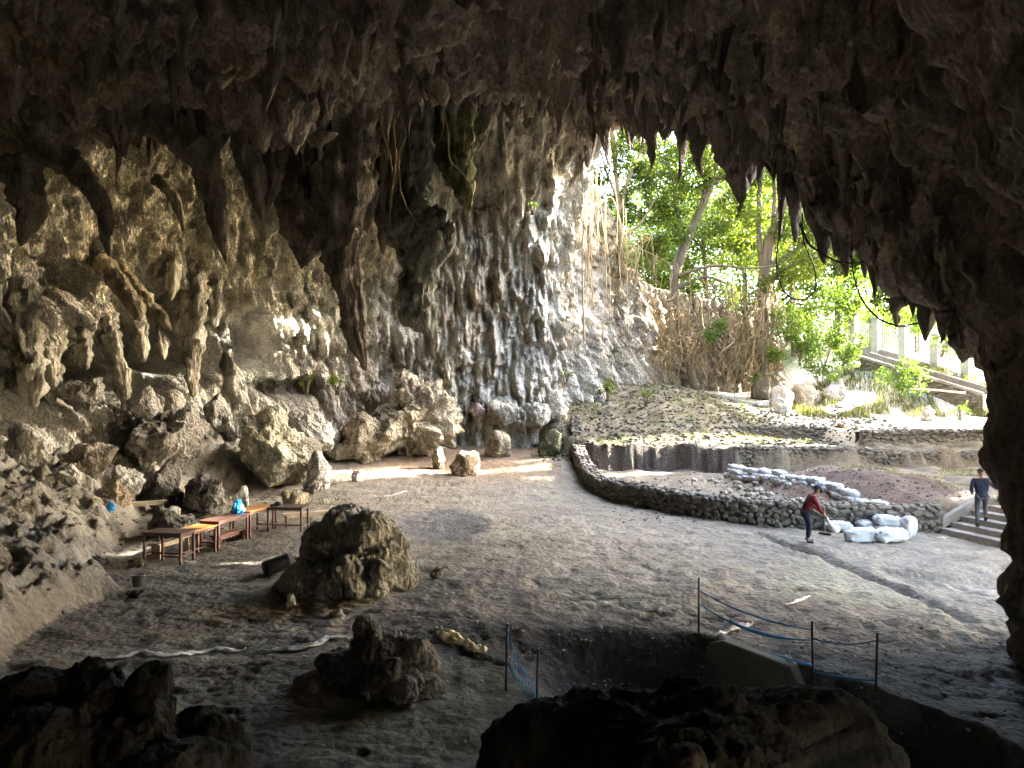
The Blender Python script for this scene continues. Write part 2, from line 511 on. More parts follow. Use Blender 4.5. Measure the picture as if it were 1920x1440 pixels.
def ground_z(X, Y, fine=True):
    X = np.asarray(X, float); Y = np.asarray(Y, float)
    sh = np.broadcast(X, Y).shape
    X = np.broadcast_to(X, sh).ravel().copy(); Y = np.broadcast_to(Y, sh).ravel().copy()
    p = np.stack([X, Y, np.zeros_like(X)], 1)
    z = 1.45 * sst(29, 44, Y)
    big = pn(p * 0.22)
    z = z + 0.10 * big * sst(-6, 6, 6 - np.abs(X + 1) + 8)
    # rock apron that climbs to the left wall
    e = apron_edge(Y) + 0.35 * pn(p * 0.6 + 5)
    a = np.clip(e - X, 0, 9)
    ap = 0.5 * a ** 0.85 * sst(0, 0.5, a)
    ap = 2.3 * (1 - np.exp(-ap / 2.0)) * 1.25
    z = z + ap * sst(44, 38, Y)
    z = z + np.where(a > 0, sst(0, 0.8, a) * (0.55 * billow(p * 0.45 + 3, 4, .6) + 0.28 * fbm(p * 1.7, 4, .6)), 0)
    # terraces inside the curved dry-stone wall
    ya = yA(X)
    mA = sst(0.1, 0.45, Y - ya) * sst(2.7, 3.3, X)
    mA = np.where(X > 3.3, sst(0.1, 0.45, Y - ya), mA)
    zin = 0.52 + 0.45 * sst(11.5, 14.5, X) + 0.15 * pn(p * 0.9)
    z = z * (1 - mA) + np.maximum(zin, z * 0.0) * mA
    yb = yB(X) + 0.3 * pn(p * 0.8 + 9) + .12 * fbm(p * 2.6 + 4, 3)
    left = sst(0, 0.9, (X - 0.9) - (42.0 - Y) * 0.50)
    mB = sst(0, 0.28, Y - yb) * np.where(X < 3.4, left, 1.0)
    mB = mB * np.where(X < 3.4, sst(0.0, 0.8, Y - 37.2), 1.0)
    z = z * (1 - mB) + mB * np.maximum(z, 1.7)
    # slope above the bank on the left, flatter terrace on the right
    sl = np.clip(Y - 38.2, 0, 40)
    zl = 1.7 + 0.36 * np.minimum(sl, 8.5) + 0.03 * np.clip(sl - 8.5, 0, 40)
    yc = 41.0
    zr = 1.7 + 0.75 * sst(0, 0.4, Y - yc) + 0.18 * np.clip(Y - yc - 0.4, 0, 30)
    zd = 1.7 + 0.75 * sst(0, 0.35, Y - 36.35) + 0.13 * np.clip(Y - 41, 0, 30)
    mr = sst(9.0, 16.0, X)
    md = sst(16.6, 17.2, X)
    zt = (zl * (1 - mr) + zr * mr) * (1 - md) + zd * md
    wl = np.where(X < 3.4, left * sst(37.2, 38.5, Y), sst(0, 1.2, Y - yb))
    z = z * (1 - wl) + np.maximum(z, zt) * wl
    z = z + 2.3 * sst(44.5, 50, Y) * sst(17.5, 24, X)
    z = z + 9.0 * sst(62, 120, Y)
    # dirt heap behind the sandbags
    hx, hy = (X - 12.4) / 2.9, (Y - 28.3 + (X - 12.4) * 0.55) / 4.6
    hr = np.sqrt(hx * hx + hy * hy)
    z = z + 1.0 * np.clip(1 - hr, 0, 1) ** 0.9 * (0.85 + 0.3 * pn(p * 0.8 + 2))
    # dig
    q = pit_amount(X, Y)
    pit = sst(0.0, 0.22, q) * (1 - sst(0.9, 4.0 + 0.5 * pn(p * 0.7), q)) * sst(13.7, 11.3, Y) * sst(8.2, 9.4, Y)
    z = z - 1.9 * pit
    # trench, ruts and low ledges
    td = segdist(X, Y, TRENCH) + 0.08 * pn(p * 1.6)
    z = z - 0.16 * np.clip(1 - td / 0.2, 0, 1) ** 0.8
    led = Y - (17.9 + 0.35 * pn(p * 0.5 + 31) + (X - 9.5) * -0.22)
    z = z - 0.16 * sst(8.6, 9.3, X) * sst(0.12, -0.05, led) * sst(-2.6, -0.3, led)
    gx, gy = (X + 2.3) / 1.6, (Y - 25.0) / 3.1
    z = z - 0.12 * np.clip(1 - gx * gx - gy * gy, 0, 1)
    if fine:
        near = sst(70, 20, Y)
        n1 = fbm(p * np.array([0.55, 0.9, 1]) + 40, 4)
        z = z + near * (0.06 * n1 + 0.03 * fbm(p * 2.6, 4, .6) + .012 * pn(p * 7))
        rut = np.abs(pn(p * np.array([0.3, 0.7, 1]) + 60))
        z = z - near * 0.05 * sst(0.05, 0.0, rut) * sst(0.0, 0.35, pn(p * 0.3 + 91))
        fp_ = worley(p * np.array([2.6, 2.2, 1]) + 7)
        z = z - near * 0.035 * sst(0.42, 0.18, fp_) * sst(-.1, .3, pn(p * .5 + 51))
        crk = np.abs(pn(p * np.array([.8, .8, 1]) + 33 + .3 * pn(p * 2.2)[:, None]))
        z = z - near * .045 * sst(.035, .0, crk) * sst(.05, .35, pn(p * .35 + 5))
        soil = np.maximum(pit, sst(6.4, 7.4, X) * sst(16, 11, Y)) + 0.8 * np.clip(1 - hr, 0, 1) + 0.5 * mB
        z = z + near * np.clip(soil, 0, 1) * (0.09 * fbm(p * 2.6 + 8, 3) + 0.03 * pn(p * 8))
        z = z + near * mB * (0.2 * fbm(p * 0.9 + 14, 3) + .05 * fbm(p * 3.3, 3))
        dim = worley(p * np.array([1.3, 1.6, 1]))
        z = z - near * 0.05 * sst(0.22, 0.08, dim) * (pn(p * 0.4 + 77) > 0.05)
    return z.reshape(sh)

def gz(x, y):
    return float(ground_z(np.array([x]), np.array([y]))[0])

def on_floor(px, row, z_guess=0.0, it=6):
    """world point where the photo ray through (px,row) meets the ground"""
    z = z_guess
    for _ in range(it):
        d = F * (H - z) / (row - YH)
        x = (px - 960) / F * d
        z = 0.5 * z + 0.5 * gz(x, d)
    d = F * (H - z) / (row - YH)
    x = (px - 960) / F * d
    return x, d, gz(x, d)

xs = np.concatenate([np.linspace(-110, -28, 22)[:-1], np.arange(-28, -19, 0.3), np.arange(-19, 21, 0.072), np.arange(21, 30, 0.2), np.linspace(30, 120, 30)])
ys = [-12.0]
while ys[-1] < 170:
    y = ys[-1]
    ys.append(y + (0.6 if y < 5.5 else (0.0062 * y if y < 52 else 0.06 * (y - 45))))
ys = np.array(ys)
GX, GY = np.meshgrid(xs, ys)
GZ = ground_z(GX, GY)
V = np.stack([GX, GY, GZ], -1).reshape(-1, 3)
pp = V * np.array([1, 1, 0])
X_, Y_, Z_ = V.T
c = np.empty((len(V), 3)); c[:] = (0.168, 0.15, 0.124)
def blend(c, colr, f):
    f = np.clip(f, 0, 1)[:, None]
    return c * (1 - f) + np.array(colr) * f
n_lo = fbm(pp * 0.25 + 3, 3)
c = blend(c, (0.192, 0.178, 0.152), sst(0.0, 0.5, n_lo))
c = blend(c, (0.19, 0.19, 0.135), 0.5 * sst(0.1, 0.5, fbm(pp * 0.33 + 21, 3)) * sst(-12, -3, X_) * sst(44, 30, Y_))
e_ = np.clip(apron_edge(Y_) - X_, 0, 5)
c = blend(c, (0.225, 0.215, 0.19), sst(0.1, 0.8, e_) * sst(45, 40, Y_))
c = blend(c, (0.2, 0.14, 0.09), 0.9 * sst(31.5, 37, Y_) * sst(-9, -5, X_) * sst(3.5, 1.0, X_) * sst(48, 44, Y_))
gx, gy = (X_ + 2.3) / 1.75, (Y_ - 25.0) / 3.3
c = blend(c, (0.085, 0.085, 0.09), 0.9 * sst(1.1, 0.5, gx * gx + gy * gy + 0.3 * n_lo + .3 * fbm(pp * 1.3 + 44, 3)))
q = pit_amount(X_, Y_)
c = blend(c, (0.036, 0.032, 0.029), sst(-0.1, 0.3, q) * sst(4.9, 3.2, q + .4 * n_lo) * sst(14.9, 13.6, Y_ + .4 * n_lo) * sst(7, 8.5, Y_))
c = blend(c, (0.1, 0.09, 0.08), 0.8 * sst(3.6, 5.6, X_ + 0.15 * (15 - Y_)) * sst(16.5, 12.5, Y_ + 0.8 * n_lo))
inA = (Y_ > yA(X_)) & (X_ > 3.0)
c = np.where(inA[:, None], np.array([0.16, 0.135, 0.1]), c)
hr = np.sqrt(((X_ - 12.4) / 2.9) ** 2 + ((Y_ - 28.3 + (X_ - 12.4) * 0.55) / 4.6) ** 2)
c = blend(c, (0.12, 0.085, 0.066), sst(1.02, 0.85, hr))
mB = (sst(0, 0.5, Y_ - yB(X_)) * (X_ > 0.5)) * ((X_ > 3.3) | (Y_ > 37.5 + (3.3 - X_) * 1.9))
c = blend(c, (0.12, 0.102, 0.07), mB * sst(-0.4, 0.2, fbm(pp * 1.3, 3)))
c = blend(c, (0.12, 0.115, 0.065), 0.75 * mB * sst(0.0, 0.4, fbm(pp * 0.6 + 12, 3)))
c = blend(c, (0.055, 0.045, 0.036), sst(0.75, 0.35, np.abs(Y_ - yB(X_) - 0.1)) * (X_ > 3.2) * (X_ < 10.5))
c = blend(c, (0.56, 0.52, 0.44), .9 * sst(40.8, 41.8, Y_) * sst(12.5, 16.0, X_ + .8 * n_lo))  # blown-out sunlight painted into the ground colour of the sunny terrace
c = blend(c, (0.56, 0.52, 0.44), .9 * sst(36.3, 36.8, Y_) * sst(16.3, 17, X_))  # same painted-in sunlight on the terrace above the tall right wall
c = blend(c, (0.13, 0.14, 0.06), sst(52, 62, Y_))
td = segdist(X_, Y_, TRENCH)
c = blend(c, (0.1, 0.085, 0.075), 0.6 * sst(0.2 + .1 * n_lo, 0.05, td))
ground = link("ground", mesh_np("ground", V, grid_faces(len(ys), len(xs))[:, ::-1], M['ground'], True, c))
me = ground.data
if me.polygons[len(me.polygons) // 2].normal.z < 0:
    me.flip_normals()
tag(ground, kind='structure')

# ------------------------------------------------------------------ cave wall: a curved sheet, left side, back and out to the cliff beside the mouth
WP = [(9, -8), (3, -10.5), (-6, -9.5), (-11, -3), (-14, 6), (-16.8, 14), (-18.2, 20), (-18.0, 27), (-15.4, 33.5), (-11.0, 38.5), (-6.8, 41.3), (-2.4, 42.7),
      (0.6, 42.9), (2.6, 43.4), (4.6, 45.0), (7.0, 48.0), (10.0, 50.6), (13.0, 52.2), (16.5, 52.4), (19.0, 54.5), (21.0, 60.0)]
c_ = catmull(WP, 4000)
L = np.concatenate([[0], np.cumsum(np.hypot(*np.diff(c_, axis=0).T))])
dens = np.interp(c_[:, 1], [-12, 15, 20], [0.6, 0.3, 0.066])
dens[c_[:, 0] > 19.5] = 0.3
cs = np.concatenate([[0], np.cumsum(np.diff(L) / dens[1:])])
k = np.arange(0, cs[-1])
S = np.interp(k, cs, L)
wx = np.interp(S, L, c_[:, 0]); wy = np.interp(S, L, c_[:, 1])
tx = np.gradient(wx, S); ty = np.gradient(wy, S)
tl = np.hypot(tx, ty)
nx, ny = ty / tl, -tx / tl              # towards the inside of the cave
zz = np.concatenate([np.arange(-1.5, 0.4, 0.3), np.arange(0.4, 23, 0.066)])
top = np.interp(wx, [4.0, 5.0, 6.5, 8.0, 9.5, 11, 13, 15, 17, 19, 21], [23, 21, 17, 13.6, 12.2, 11.6, 11.2, 10.6, 9.8, 8.6, 7.2])
top = np.where(wy > 41.5, top, 23.0)
WX, ZZ = np.meshgrid(wx, zz)
WY, _ = np.meshgrid(wy, zz)
NX, _ = np.meshgrid(nx, zz); NY, _ = np.meshgrid(ny, zz); TOP, _ = np.meshgrid(top, zz)
ftop = ZZ > TOP
out = np.clip(ZZ - TOP, 0, 30)
Zc = np.minimum(ZZ, TOP)
inner = sst(5.0, 3.0, WX)
off = inner * (-0.9 * sst(2, 7, Zc) + 1.6 * sst(9, 16, Zc) + 3.2 * sst(14, 21, Zc)) + (1 - inner) * (-0.12 * Zc)
off = off + np.where(WY < 36, -0.8 * sst(3, 6, Zc) * sst(11, 7, Zc), 0)
Vw = np.stack([WX, WY, Zc], -1).reshape(-1, 3)
N3 = np.stack([NX, NY, np.zeros_like(NX)], -1).reshape(-1, 3)
NX_ = NX.ravel(); Zf = Zc.ravel()
D = off.ravel()
p = Vw
vis = sst(10, 18, p[:, 1])
D = D + 1.3 * fbm(p * np.array([.13, .13, .11]) + 4, 2)
fl = billow(p * np.array([.62, .62, .15]), 3, 0.55)
lefts = sst(-3, -8, p[:, 0])
D = D + (1.25 - .85 * lefts * sst(5, 8, Zf)) * (fl - 0.35)
rightness = sst(-9, -2, p[:, 0])
fl2 = billow(p * np.array([1.7, 1.7, .42]) + 9, 2)
D = D + (0.3 + 0.3 * rightness) * (fl2 - 0.3)
D = D + 0.5 * lefts * fbm(p * np.array([.5, .5, .4]) + 19, 4)
kn = knob(p * np.array([1.35, 1.35, .62]) + 2 + .25 * pn(p * 2.5)[:, None], 0.8)
low = sst(11, 6, Zf)
D = D + (0.12 + 0.36 * low) * kn
D = D + 0.13 * knob(p * np.array([3.1, 3.1, 1.5]) + 6, 0.8)
D = D + 0.30 * fbm(p * np.array([1.9, 1.9, 1.0]) + 13, 5, .62)
D = D + 0.2 * (0.5 - billow(p * np.array([3.4, 3.4, 1.1]) + 21, 3, .6))
D = D + 0.22 * np.clip(fbm(p * np.array([2.6, 2.6, .5]) + 33, 3), -.3, .8)
# hanging drips: each bulges towards its lower end, then is cut back under it
SS_ = np.meshgrid(S, zz)[0].ravel()
def h01(a, b=0.0, k=1.0):
    v = np.sin(a * 127.1 * k + b * 311.7 + 17.3 * k) * 43758.5453
    return v - np.floor(v)
def drips(s, z, w_, per, k):
    s = s + .45 * w_ * pn(np.stack([s * .7 / w_, z * .5 / w_, np.full(len(s), k)], 1)) + .2 * z * (h01(np.floor(s / 6), 0, k) - .5)
    ci = np.floor(s / w_); fr = s / w_ - ci
    zz_ = z / (per * (.6 + .9 * h01(ci, 2, k))) + 9 * h01(ci, 1, k)
    kk = np.floor(zz_); t = 1 - (zz_ - kk)
    amp_ = np.clip(h01(ci, kk, k) * 1.5 - .35, 0, 1)
    f = np.where(t < .86, (t / .86) ** 1.7, (1 - t) / .14)
    wid = np.clip(1.15 - .75 * t, .25, 1)
    ac = np.sqrt(np.clip(1 - ((fr - .5) / (.5 * wid)) ** 2, 0, 1))
    return amp_ * ac * f
D = D + (.75 - .25 * rightness) * drips(SS_, Zf, 1.3, 2.6, 1.0) * sst(19, 12, Zf)
D = D + .42 * drips(SS_, Zf, .62, 1.5, 2.0)
D = D + .24 * drips(SS_, Zf, .33, .8, 3.0)
# the white fluted column at the back right corner
u = np.hypot(p[:, 0] - 1.4, 0.0)
D = D + 0.5 * np.exp(-((p[:, 0] - 1.5) / 1.7) ** 2) * (p[:, 1] > 38) * sst(20, 12, Zf)
# hollows at the foot of the left wall (world centres)
pr = p + N3 * D[:, None]
for (px, row, d, rx, rz_, dep) in [(165, 690, 27, 1.15, 1.0, 3.2), (225, 675, 28, .8, .8, 2.6), (330, 650, 31, 1.2, 1.1, 3.0), (255, 720, 28.5, 1.3, .5, 2.2), (480, 640, 37, .7, 1.3, 1.4), (890, 700, 43.5, .7, .5, .4), (1175, 670, 47.5, .45, 1.0, 1.6), (130, 520, 27.5, 1.0, .7, 1.3), (310, 560, 31, 1.5, .8, 1.5), (20, 770, 24, 1.2, .8, 1.8), (560, 720, 38, 1.2, .6, 1.6)]:
    cand = np.where((np.abs(960 + F * pr[:, 0] / pr[:, 1] - px) < 12) & (np.abs(YH - F * (pr[:, 2] - H) / pr[:, 1] - row) < 12) & (pr[:, 1] > 10))[0]
    q0 = p[cand[np.argmin(pr[cand, 1])]]
    r2 = ((p[:, 0] - q0[0]) / rx) ** 2 + ((p[:, 1] - q0[1]) / (rx * 1.6)) ** 2 + ((p[:, 2] - q0[2]) / rz_) ** 2
    D = D - dep * 1.7 * np.exp(-(r2 / 1.35) ** 2)
base_off = off.ravel()
Vw = Vw + N3 * D[:, None]
drop = np.clip(D - base_off, 0, 2) * 0.4 * vis
Vw[:, 2] -= drop
# beyond the top of the outside cliff the sheet folds back away from the cave
o_ = out.ravel()
Vw = Vw - N3 * (o_ * 1.6)[:, None]
Vw[:, 2] += 0.25 * np.sqrt(o_)
cw = np.empty((len(Vw), 3)); cw[:] = (0.68, 0.655, 0.59)
nlo = fbm(p * 0.3 + 7, 3)
leftm = sst(-2, -9, p[:, 0])
cw = blend(cw, (0.73, 0.69, 0.54), leftm * sst(6.5, 11, Zf + 2 * nlo))
cw = blend(cw, (0.70, 0.705, 0.67), leftm * sst(8, 5, Zf + 2 * nlo))
cw = blend(cw, (0.60, 0.50, 0.36), 0.75 * sst(0.0, 0.35, fbm(p * np.array([.35, .35, .12]) + 31, 3)) * rightness)
cw = blend(cw, (0.54, 0.5, 0.44), np.exp(-((p[:, 0] - 1.7) / 2.0) ** 2) * (p[:, 1] > 38) * sst(17, 12, Zf) * 0.8)
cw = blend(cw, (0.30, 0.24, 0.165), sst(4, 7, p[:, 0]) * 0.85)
cw = blend(cw, (0.5, 0.42, 0.34), np.exp(-((p[:, 0] + 8.5) / 2.2) ** 2) * sst(8.5, 5, Zf) * (p[:, 1] > 36) * 0.7)
cw = blend(cw, (0.2, 0.19, 0.16), 0.45 * sst(0.15, 0.45, fbm(p * np.array([.5, .5, .16]) + 55, 4)))
cw = blend(cw, (0.15, 0.145, 0.125), 0.55 * sst(0.05, 0.4, fbm(p * np.array([1.6, 1.6, .8]) + 71, 4)))
cw = blend(cw, (0.6, 0.57, 0.5), 0.6 * sst(0.2, 0.5, fbm(p * np.array([1.3, 1.3, .4]) + 15, 3)))
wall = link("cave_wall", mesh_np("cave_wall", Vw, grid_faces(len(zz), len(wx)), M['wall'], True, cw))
tag(wall, kind='structure')

# ------------------------------------------------------------------ ceiling, the lip over the mouth and the rock mass at its near side: one swept sheet
def zlip(Y):  # the lip rises beside the camera: added unseen opening that lights the foreground floor
    return interp(Y, [(-14, -2), (-3, -2), (-1.5, 1.8), (2, 2.4), (5.0, 2.0), (6.4, -1.5), (11.9, -2), (12.3, -1.0), (12.6, .9), (13.0, 2.6), (14.2, 4.3), (15.7, 5.9), (17.5, 7.3), (20.5, 9.2), (23, 11.3), (27, 13.7), (32, 15.9), (38, 18.2), (41, 18.8), (50, 19.3)])
def xlip(Y):
    return interp(Y, [(-14, 7.0), (8, 7.5), (10.7, 7.95), (12, 8.5), (12.5, 8.85), (13, 9.22), (14.2, 9.2), (15.7, 9.2), (17.5, 9.15), (20.5, 8.95), (23, 8.7), (27, 8.2), (32, 7.2), (38, 5.2), (41, 4.2), (50, 2.6)])
def zceil(X, Y):
    z = 14.6 + 4.6 * sst(24, 38, Y) - 1.5 * np.exp(-((Y - 25.5) / 2.6) ** 2) * sst(-2, -9, X) - 0.2 * np.exp(-((Y - 30) / 2.5) ** 2) * sst(-9, -5, X) * sst(3, -1, X)
    return z
yv = np.concatenate([np.arange(-14, -4, 1.0), np.arange(-4, 8, .25), np.arange(8, 11, 0.12), np.arange(11, 12, 0.06), np.arange(12, 14.6, .022), np.arange(14.6, 17, 0.07), np.arange(17, 46, 0.105), np.arange(46, 54, 0.8)])
n1, n2, n3, n4 = 250, 120, 18, 40
rows = []
typ = []
for Y in yv:
    xl, zl = xlip(Y), zlip(Y)
    wd = 5.6
    X1 = np.linspace(-26, xl - wd, n1, endpoint=False)
    Z1 = zceil(X1, Y)
    zc = float(zceil(np.array([xl - wd]), Y)[0])
    t = np.linspace(0, 1, n2, endpoint=False)
    X2 = xl - wd + wd * np.sin(t * np.pi / 2)
    Z2 = zc + (zl - zc) * (1 - np.cos(t * np.pi / 2))
    t = np.linspace(0, 1, n3, endpoint=False)
    th = 1.1
    X3 = xl + th * t
    Z3 = zl - 0.25 * np.sin(t * np.pi) + 0.5 * t
    t = np.linspace(0, 1, n4)
    X4 = xl + th + 5.0 * t ** 1.2
    Z4 = zl + 0.5 + (30 - zl) * t
    rows.append(np.stack([np.concatenate([X1, X2, X3, X4]), np.full(n1 + n2 + n3 + n4, Y), np.concatenate([Z1, Z2, Z3, Z4])], -1))
Vc = np.array(rows)
nr, nc = Vc.shape[:2]
du = np.gradient(Vc, axis=1); dv = np.gradient(Vc, axis=0)
Nc = np.cross(du, dv); Nc /= np.maximum(np.linalg.norm(Nc, axis=2), 1e-9)[..., None]
if Nc[nr // 2, 20, 2] > 0:
    Nc = -Nc
Vc = Vc.reshape(-1, 3); Nc = Nc.reshape(-1, 3)
p = Vc
flat = np.clip(-Nc[:, 2], 0, 1)
seg = np.tile(np.concatenate([np.zeros(n1), np.linspace(0, 1, n2), np.ones(n3) * 1.2, np.linspace(2, 3, n4)]), nr)
lowered = sst(13.5, 12.6, p[:, 1]) + 0
D = 1.0 * fbm(p * 0.16 + 2, 3)
D = D * (1 - 0.75 * sst(0.8, 1.1, seg))
D = D + 0.55 * (billow(p * np.array([.5, .5, .16]) + 3 + .3 * pn(p * .8)[:, None], 3) - 0.35) * (1 - 0.5 * sst(.85, 1.1, seg))
D = D + 0.42 * fbm(p * np.array([.9, .9, .4]) + 23, 5, .6)
D = D + 0.2 * knob(p * np.array([1.9, 1.9, .8]), .8) + 0.2 * (0.5 - billow(p * np.array([2.6, 2.6, .9]) + 8, 3, .6))
D = D + 0.12 * fbm(p * np.array([4, 4, 2.2]), 3)
Vc = Vc + Nc * D[:, None]
# small stalactites hanging from the whole ceiling
p2 = p * np.array([1, 1, 0])
amp = np.clip(0.55 + 1.0 * pn(p2 * 0.35 + 5), 0.12, 1.6) * np.where((p[:, 1] < 14.6) & (seg > .2), 0.05, 1.0) * np.where(seg > 1.5, 0.2, 1) * (1 - .6 * sst(.85, 1.1, seg))
c1 = np.clip(1 - worley(p2 * 1.05) / .5, 0, 1) ** 1.5
c2 = np.clip(1 - worley(p2 * 2.6 + 3) / .6, 0, 1) ** 1.3
Vc[:, 2] -= amp * (1.7 * c1 + 0.8 * c2)
lipz = np.exp(-((seg - 1.1) / .18) ** 2) * (p[:, 1] > 13.0)
y1 = np.stack([p[:, 1] * 1.5, np.zeros(len(p)), np.zeros(len(p))], 1)
Vc[:, 2] -= lipz * (0.8 * np.clip(pn(y1) + .2, 0, 1) + 0.5 * np.clip(pn(y1 * 2.3 + 5), 0, 1))
cc = np.empty((len(Vc), 3)); cc[:] = (0.29, 0.245, 0.205)
nlo = fbm(p * 0.3 + 17, 3)
cc = blend(cc, (0.34, 0.28, 0.22), sst(-.1, .4, nlo))
cc = blend(cc, (0.11, 0.094, 0.08), .8 * sst(.1, .4, fbm(p * np.array([.5, .5, .2]) + 27, 3)))
cc = blend(cc, (0.33, 0.265, 0.19), .8 * sst(33, 38, p[:, 1]) * sst(-6, -1, p[:, 0]))
cc = blend(cc, (0.38, 0.32, 0.265), .9 * sst(3.5, 6, p[:, 0]) * sst(26, 20, p[:, 1]) * sst(-.35, .2, fbm(p * np.array([.9, .9, .25]) + 66, 3)))
cc = blend(cc, (0.17, 0.15, 0.08), .6 * sst(-4, -9, p[:, 0]) * sst(0, .4, nlo))
ceil_ = link("cave_ceiling", mesh_np("cave_ceiling", Vc, grid_faces(nr, nc), M['ceiling'], True, cc))
tag(ceil_, kind='structure')
CEIL = Vc.reshape(nr, nc, 3)
# ------------------------------------------------------------------ rocks
def star_rock(center, lobes, n, amp, seed, k=9.0, tint=(0.34, 0.32, 0.27), crag=1.0, flute=0.0, facets=0):
    """closed rock: smooth union of ellipsoid lobes seen from an inner centre, then weathered"""
    dirs, Q = quadsphere(n)
    lobes = np.asarray(lobes, float)            # x y z rx ry rz relative to centre
    ts = []
    for (x, y, z, a, b, c_) in lobes:
        s = np.array([a, b, c_])
        dd = dirs / s
        cc = np.array([x, y, z]) / s
        A = (dd * dd).sum(1); B = (dd * cc).sum(1); C = (cc * cc).sum() - 1
        disc = B * B - A * C
        t = np.where(disc > 0, (B + np.sqrt(np.maximum(disc, 0))) / A, 0)
        ts.append(np.maximum(t, 0))
    ts = np.array(ts)
    sc_ = max(ts.max(), 1e-3)
    kk = k / sc_ * 2
    mx = ts.max(0)
    r = mx + np.log(np.exp(kk * (ts - mx)).sum(0)) / kk - math.log(2) / kk * 0.5
    r = np.maximum(r, 0.08 * sc_)
    if facets:
        rf = np.random.RandomState(seed + 1000)
        for _ in range(facets):
            nv = rf.normal(size=3); nv[2] *= .8; nv /= np.linalg.norm(nv)
            pr_ = dirs @ nv
            h = (r * pr_).max() * rf.uniform(.58, .86)
            lim = np.where(pr_ > .05, h / np.maximum(pr_, .05), 1e9)
            r = np.where(r > lim, lim * .9 + r * .1, r)
    V = dirs * r[:, None]
    w_ = V + np.asarray(center)
    f = 1.0 / max(amp * 9, 0.25)
    so = seed * 7.31
    d = amp * (1.1 * fbm(w_ * f + so, 3) + 1.9 * crag * (.45 - billow(w_ * f * 1.3 + so, 4, .6)) + 0.3 * knob(w_ * f * 3.2 + so, .8) + .45 * crag * fbm(w_ * f * 4.5 + so, 4, .6))
    if flute:
        d = d + flute * (billow(w_ * np.array([4.5, 4.5, 0.9]) / max(1, sc_ / 1.4) + so, 2) - .3)
    V = V + dirs * d[:, None]
    nlo = fbm(w_ * f * .7 + so + 4, 3)
    cc = np.empty((len(V), 3)); cc[:] = tint
    cc = blend(cc, np.array(tint) * 0.42, .85 * sst(.1, .5, fbm(w_ * f * 1.5 + so + 9, 4)))
    cc = blend(cc, np.minimum(np.array(tint) * 1.6, .62), .6 * sst(.2, .5, nlo))
    return V, Q, cc

def rock_obj(name, V, Q, cc, base, label, cat, group=None, mat='boulder'):
    o = link(name, mesh_np(name, V, Q, M[mat], True, cc), base)
    return tag(o, label, cat, group)

def auto_lobes(rs, sx, sy, sz, n=6):
    L_ = [(0, 0, 0, sx * .8, sy * .8, sz * .8)]
    for k in range(n):
        a = rs.uniform(0, 2 * math.pi); e = rs.uniform(-.5, .9)
        q = np.array([math.cos(a) * math.cos(e) * sx, math.sin(a) * math.cos(e) * sy, math.sin(e) * sz]) * rs.uniform(.42, .62)
        s = rs.uniform(.34, .56)
        L_.append((*q, sx * s, sy * s, sz * s * rs.uniform(.8, 1.2)))
    return L_

def boulder(x0, x1, yt, yb, d, seed, label, tint=(0.34, 0.32, 0.27), name="boulder", cat="boulder", group=None, crag=1.0, n=None, depth=.9, amp=None, tilt=0.0, nl=6, flute=0.0, mat='boulder', under=False):
    rs = np.random.RandomState(seed)
    s = d / F
    sx = (x1 - x0) / 2 * s
    zt = P(0, yt, d)[2]; zb = P(0, yb, d)[2]
    cx = ((x0 + x1) / 2 - 960) * s
    if under:
        sz = max((zt - zb) / 2 * 1.12, .08); cz = (zt + zb) / 2 - .06 * (zt - zb)
    else:
        sz = max((zt - zb) * .80, .08); cz = zb + .24 * (zt - zb)
    cy = d + sx * depth * .55
    sy = sx * depth
    if not under:
        g0 = gz(cx, cy)
        if zb > g0 - .02 and zb - g0 < 1.2:
            zb = g0 - .05
            sz = max((zt - zb) * .80, .08); cz = zb + .24 * (zt - zb)
    size = max(sx, sz)
    n = n or int(np.clip((x1 - x0) * .26, 10, 56))
    V, Q, cc = star_rock((cx, cy, cz), auto_lobes(rs, sx * .96, sy, sz, nl), n, amp or size * .10, seed, tint=tint, crag=crag, flute=flute, facets=13)
    if tilt:
        V[:, 2] -= tilt * V[:, 0]
    return rock_obj(name, V, Q, cc, (cx, cy, cz), label, cat, group, mat)

GREY = (0.36, 0.36, 0.34); DARK = (0.16, 0.155, 0.14); WARM = (0.34, 0.305, 0.24); PALE = (0.55, 0.53, 0.48); BLACK = (0.05, 0.05, 0.05)

def pix_lobes(center, lobes):
    out_ = []
    for (px, row, rx, ry, d, *q) in lobes:
        c_ = P(px, row, d) - center
        dr = q[0] if q else 1.0
        out_.append((*c_, rx * d / F, rx * d / F * dr, ry * d / F))
    return out_
# big mottled boulders at the foot of the left wall
boulder(384, 622, 748, 928, 32.0, 1, "largest grey boulder at the wall foot, overhanging a dark gap beside a small stump", (0.36, 0.345, 0.28), n=64, amp=.42, depth=.8, tilt=.22, under=True)
boulder(188, 388, 742, 862, 30.2, 2, "black and white streaked boulder left of the largest grey boulder", (0.27, 0.26, 0.24), n=60, amp=.42)
boulder(556, 618, 832, 912, 31.5, 3, "small rounded boulder leaning on the right side of the largest grey boulder", GREY, amp=.16)
boulder(510, 660, 772, 842, 35.5, 4, "long tilted slab of rock with a black gap under it", GREY, amp=.16, tilt=.28, depth=.5, under=True)
boulder(0, 82, 742, 868, 25.5, 5, "tall pitted boulder cut by the edge of the cave wall", GREY, amp=.24)
boulder(78, 196, 822, 902, 26.0, 6, "lumpy brown boulder with a white streak on its face", (0.33, 0.29, 0.24), amp=.22)
boulder(200, 262, 866, 906, 26.5, 7, "flat grey stone wedged below the streaked boulder", GREY, amp=.12)
boulder(246, 296, 838, 892, 28.0, 8, "pale split boulder in the middle of the rock heap", PALE, amp=.15)
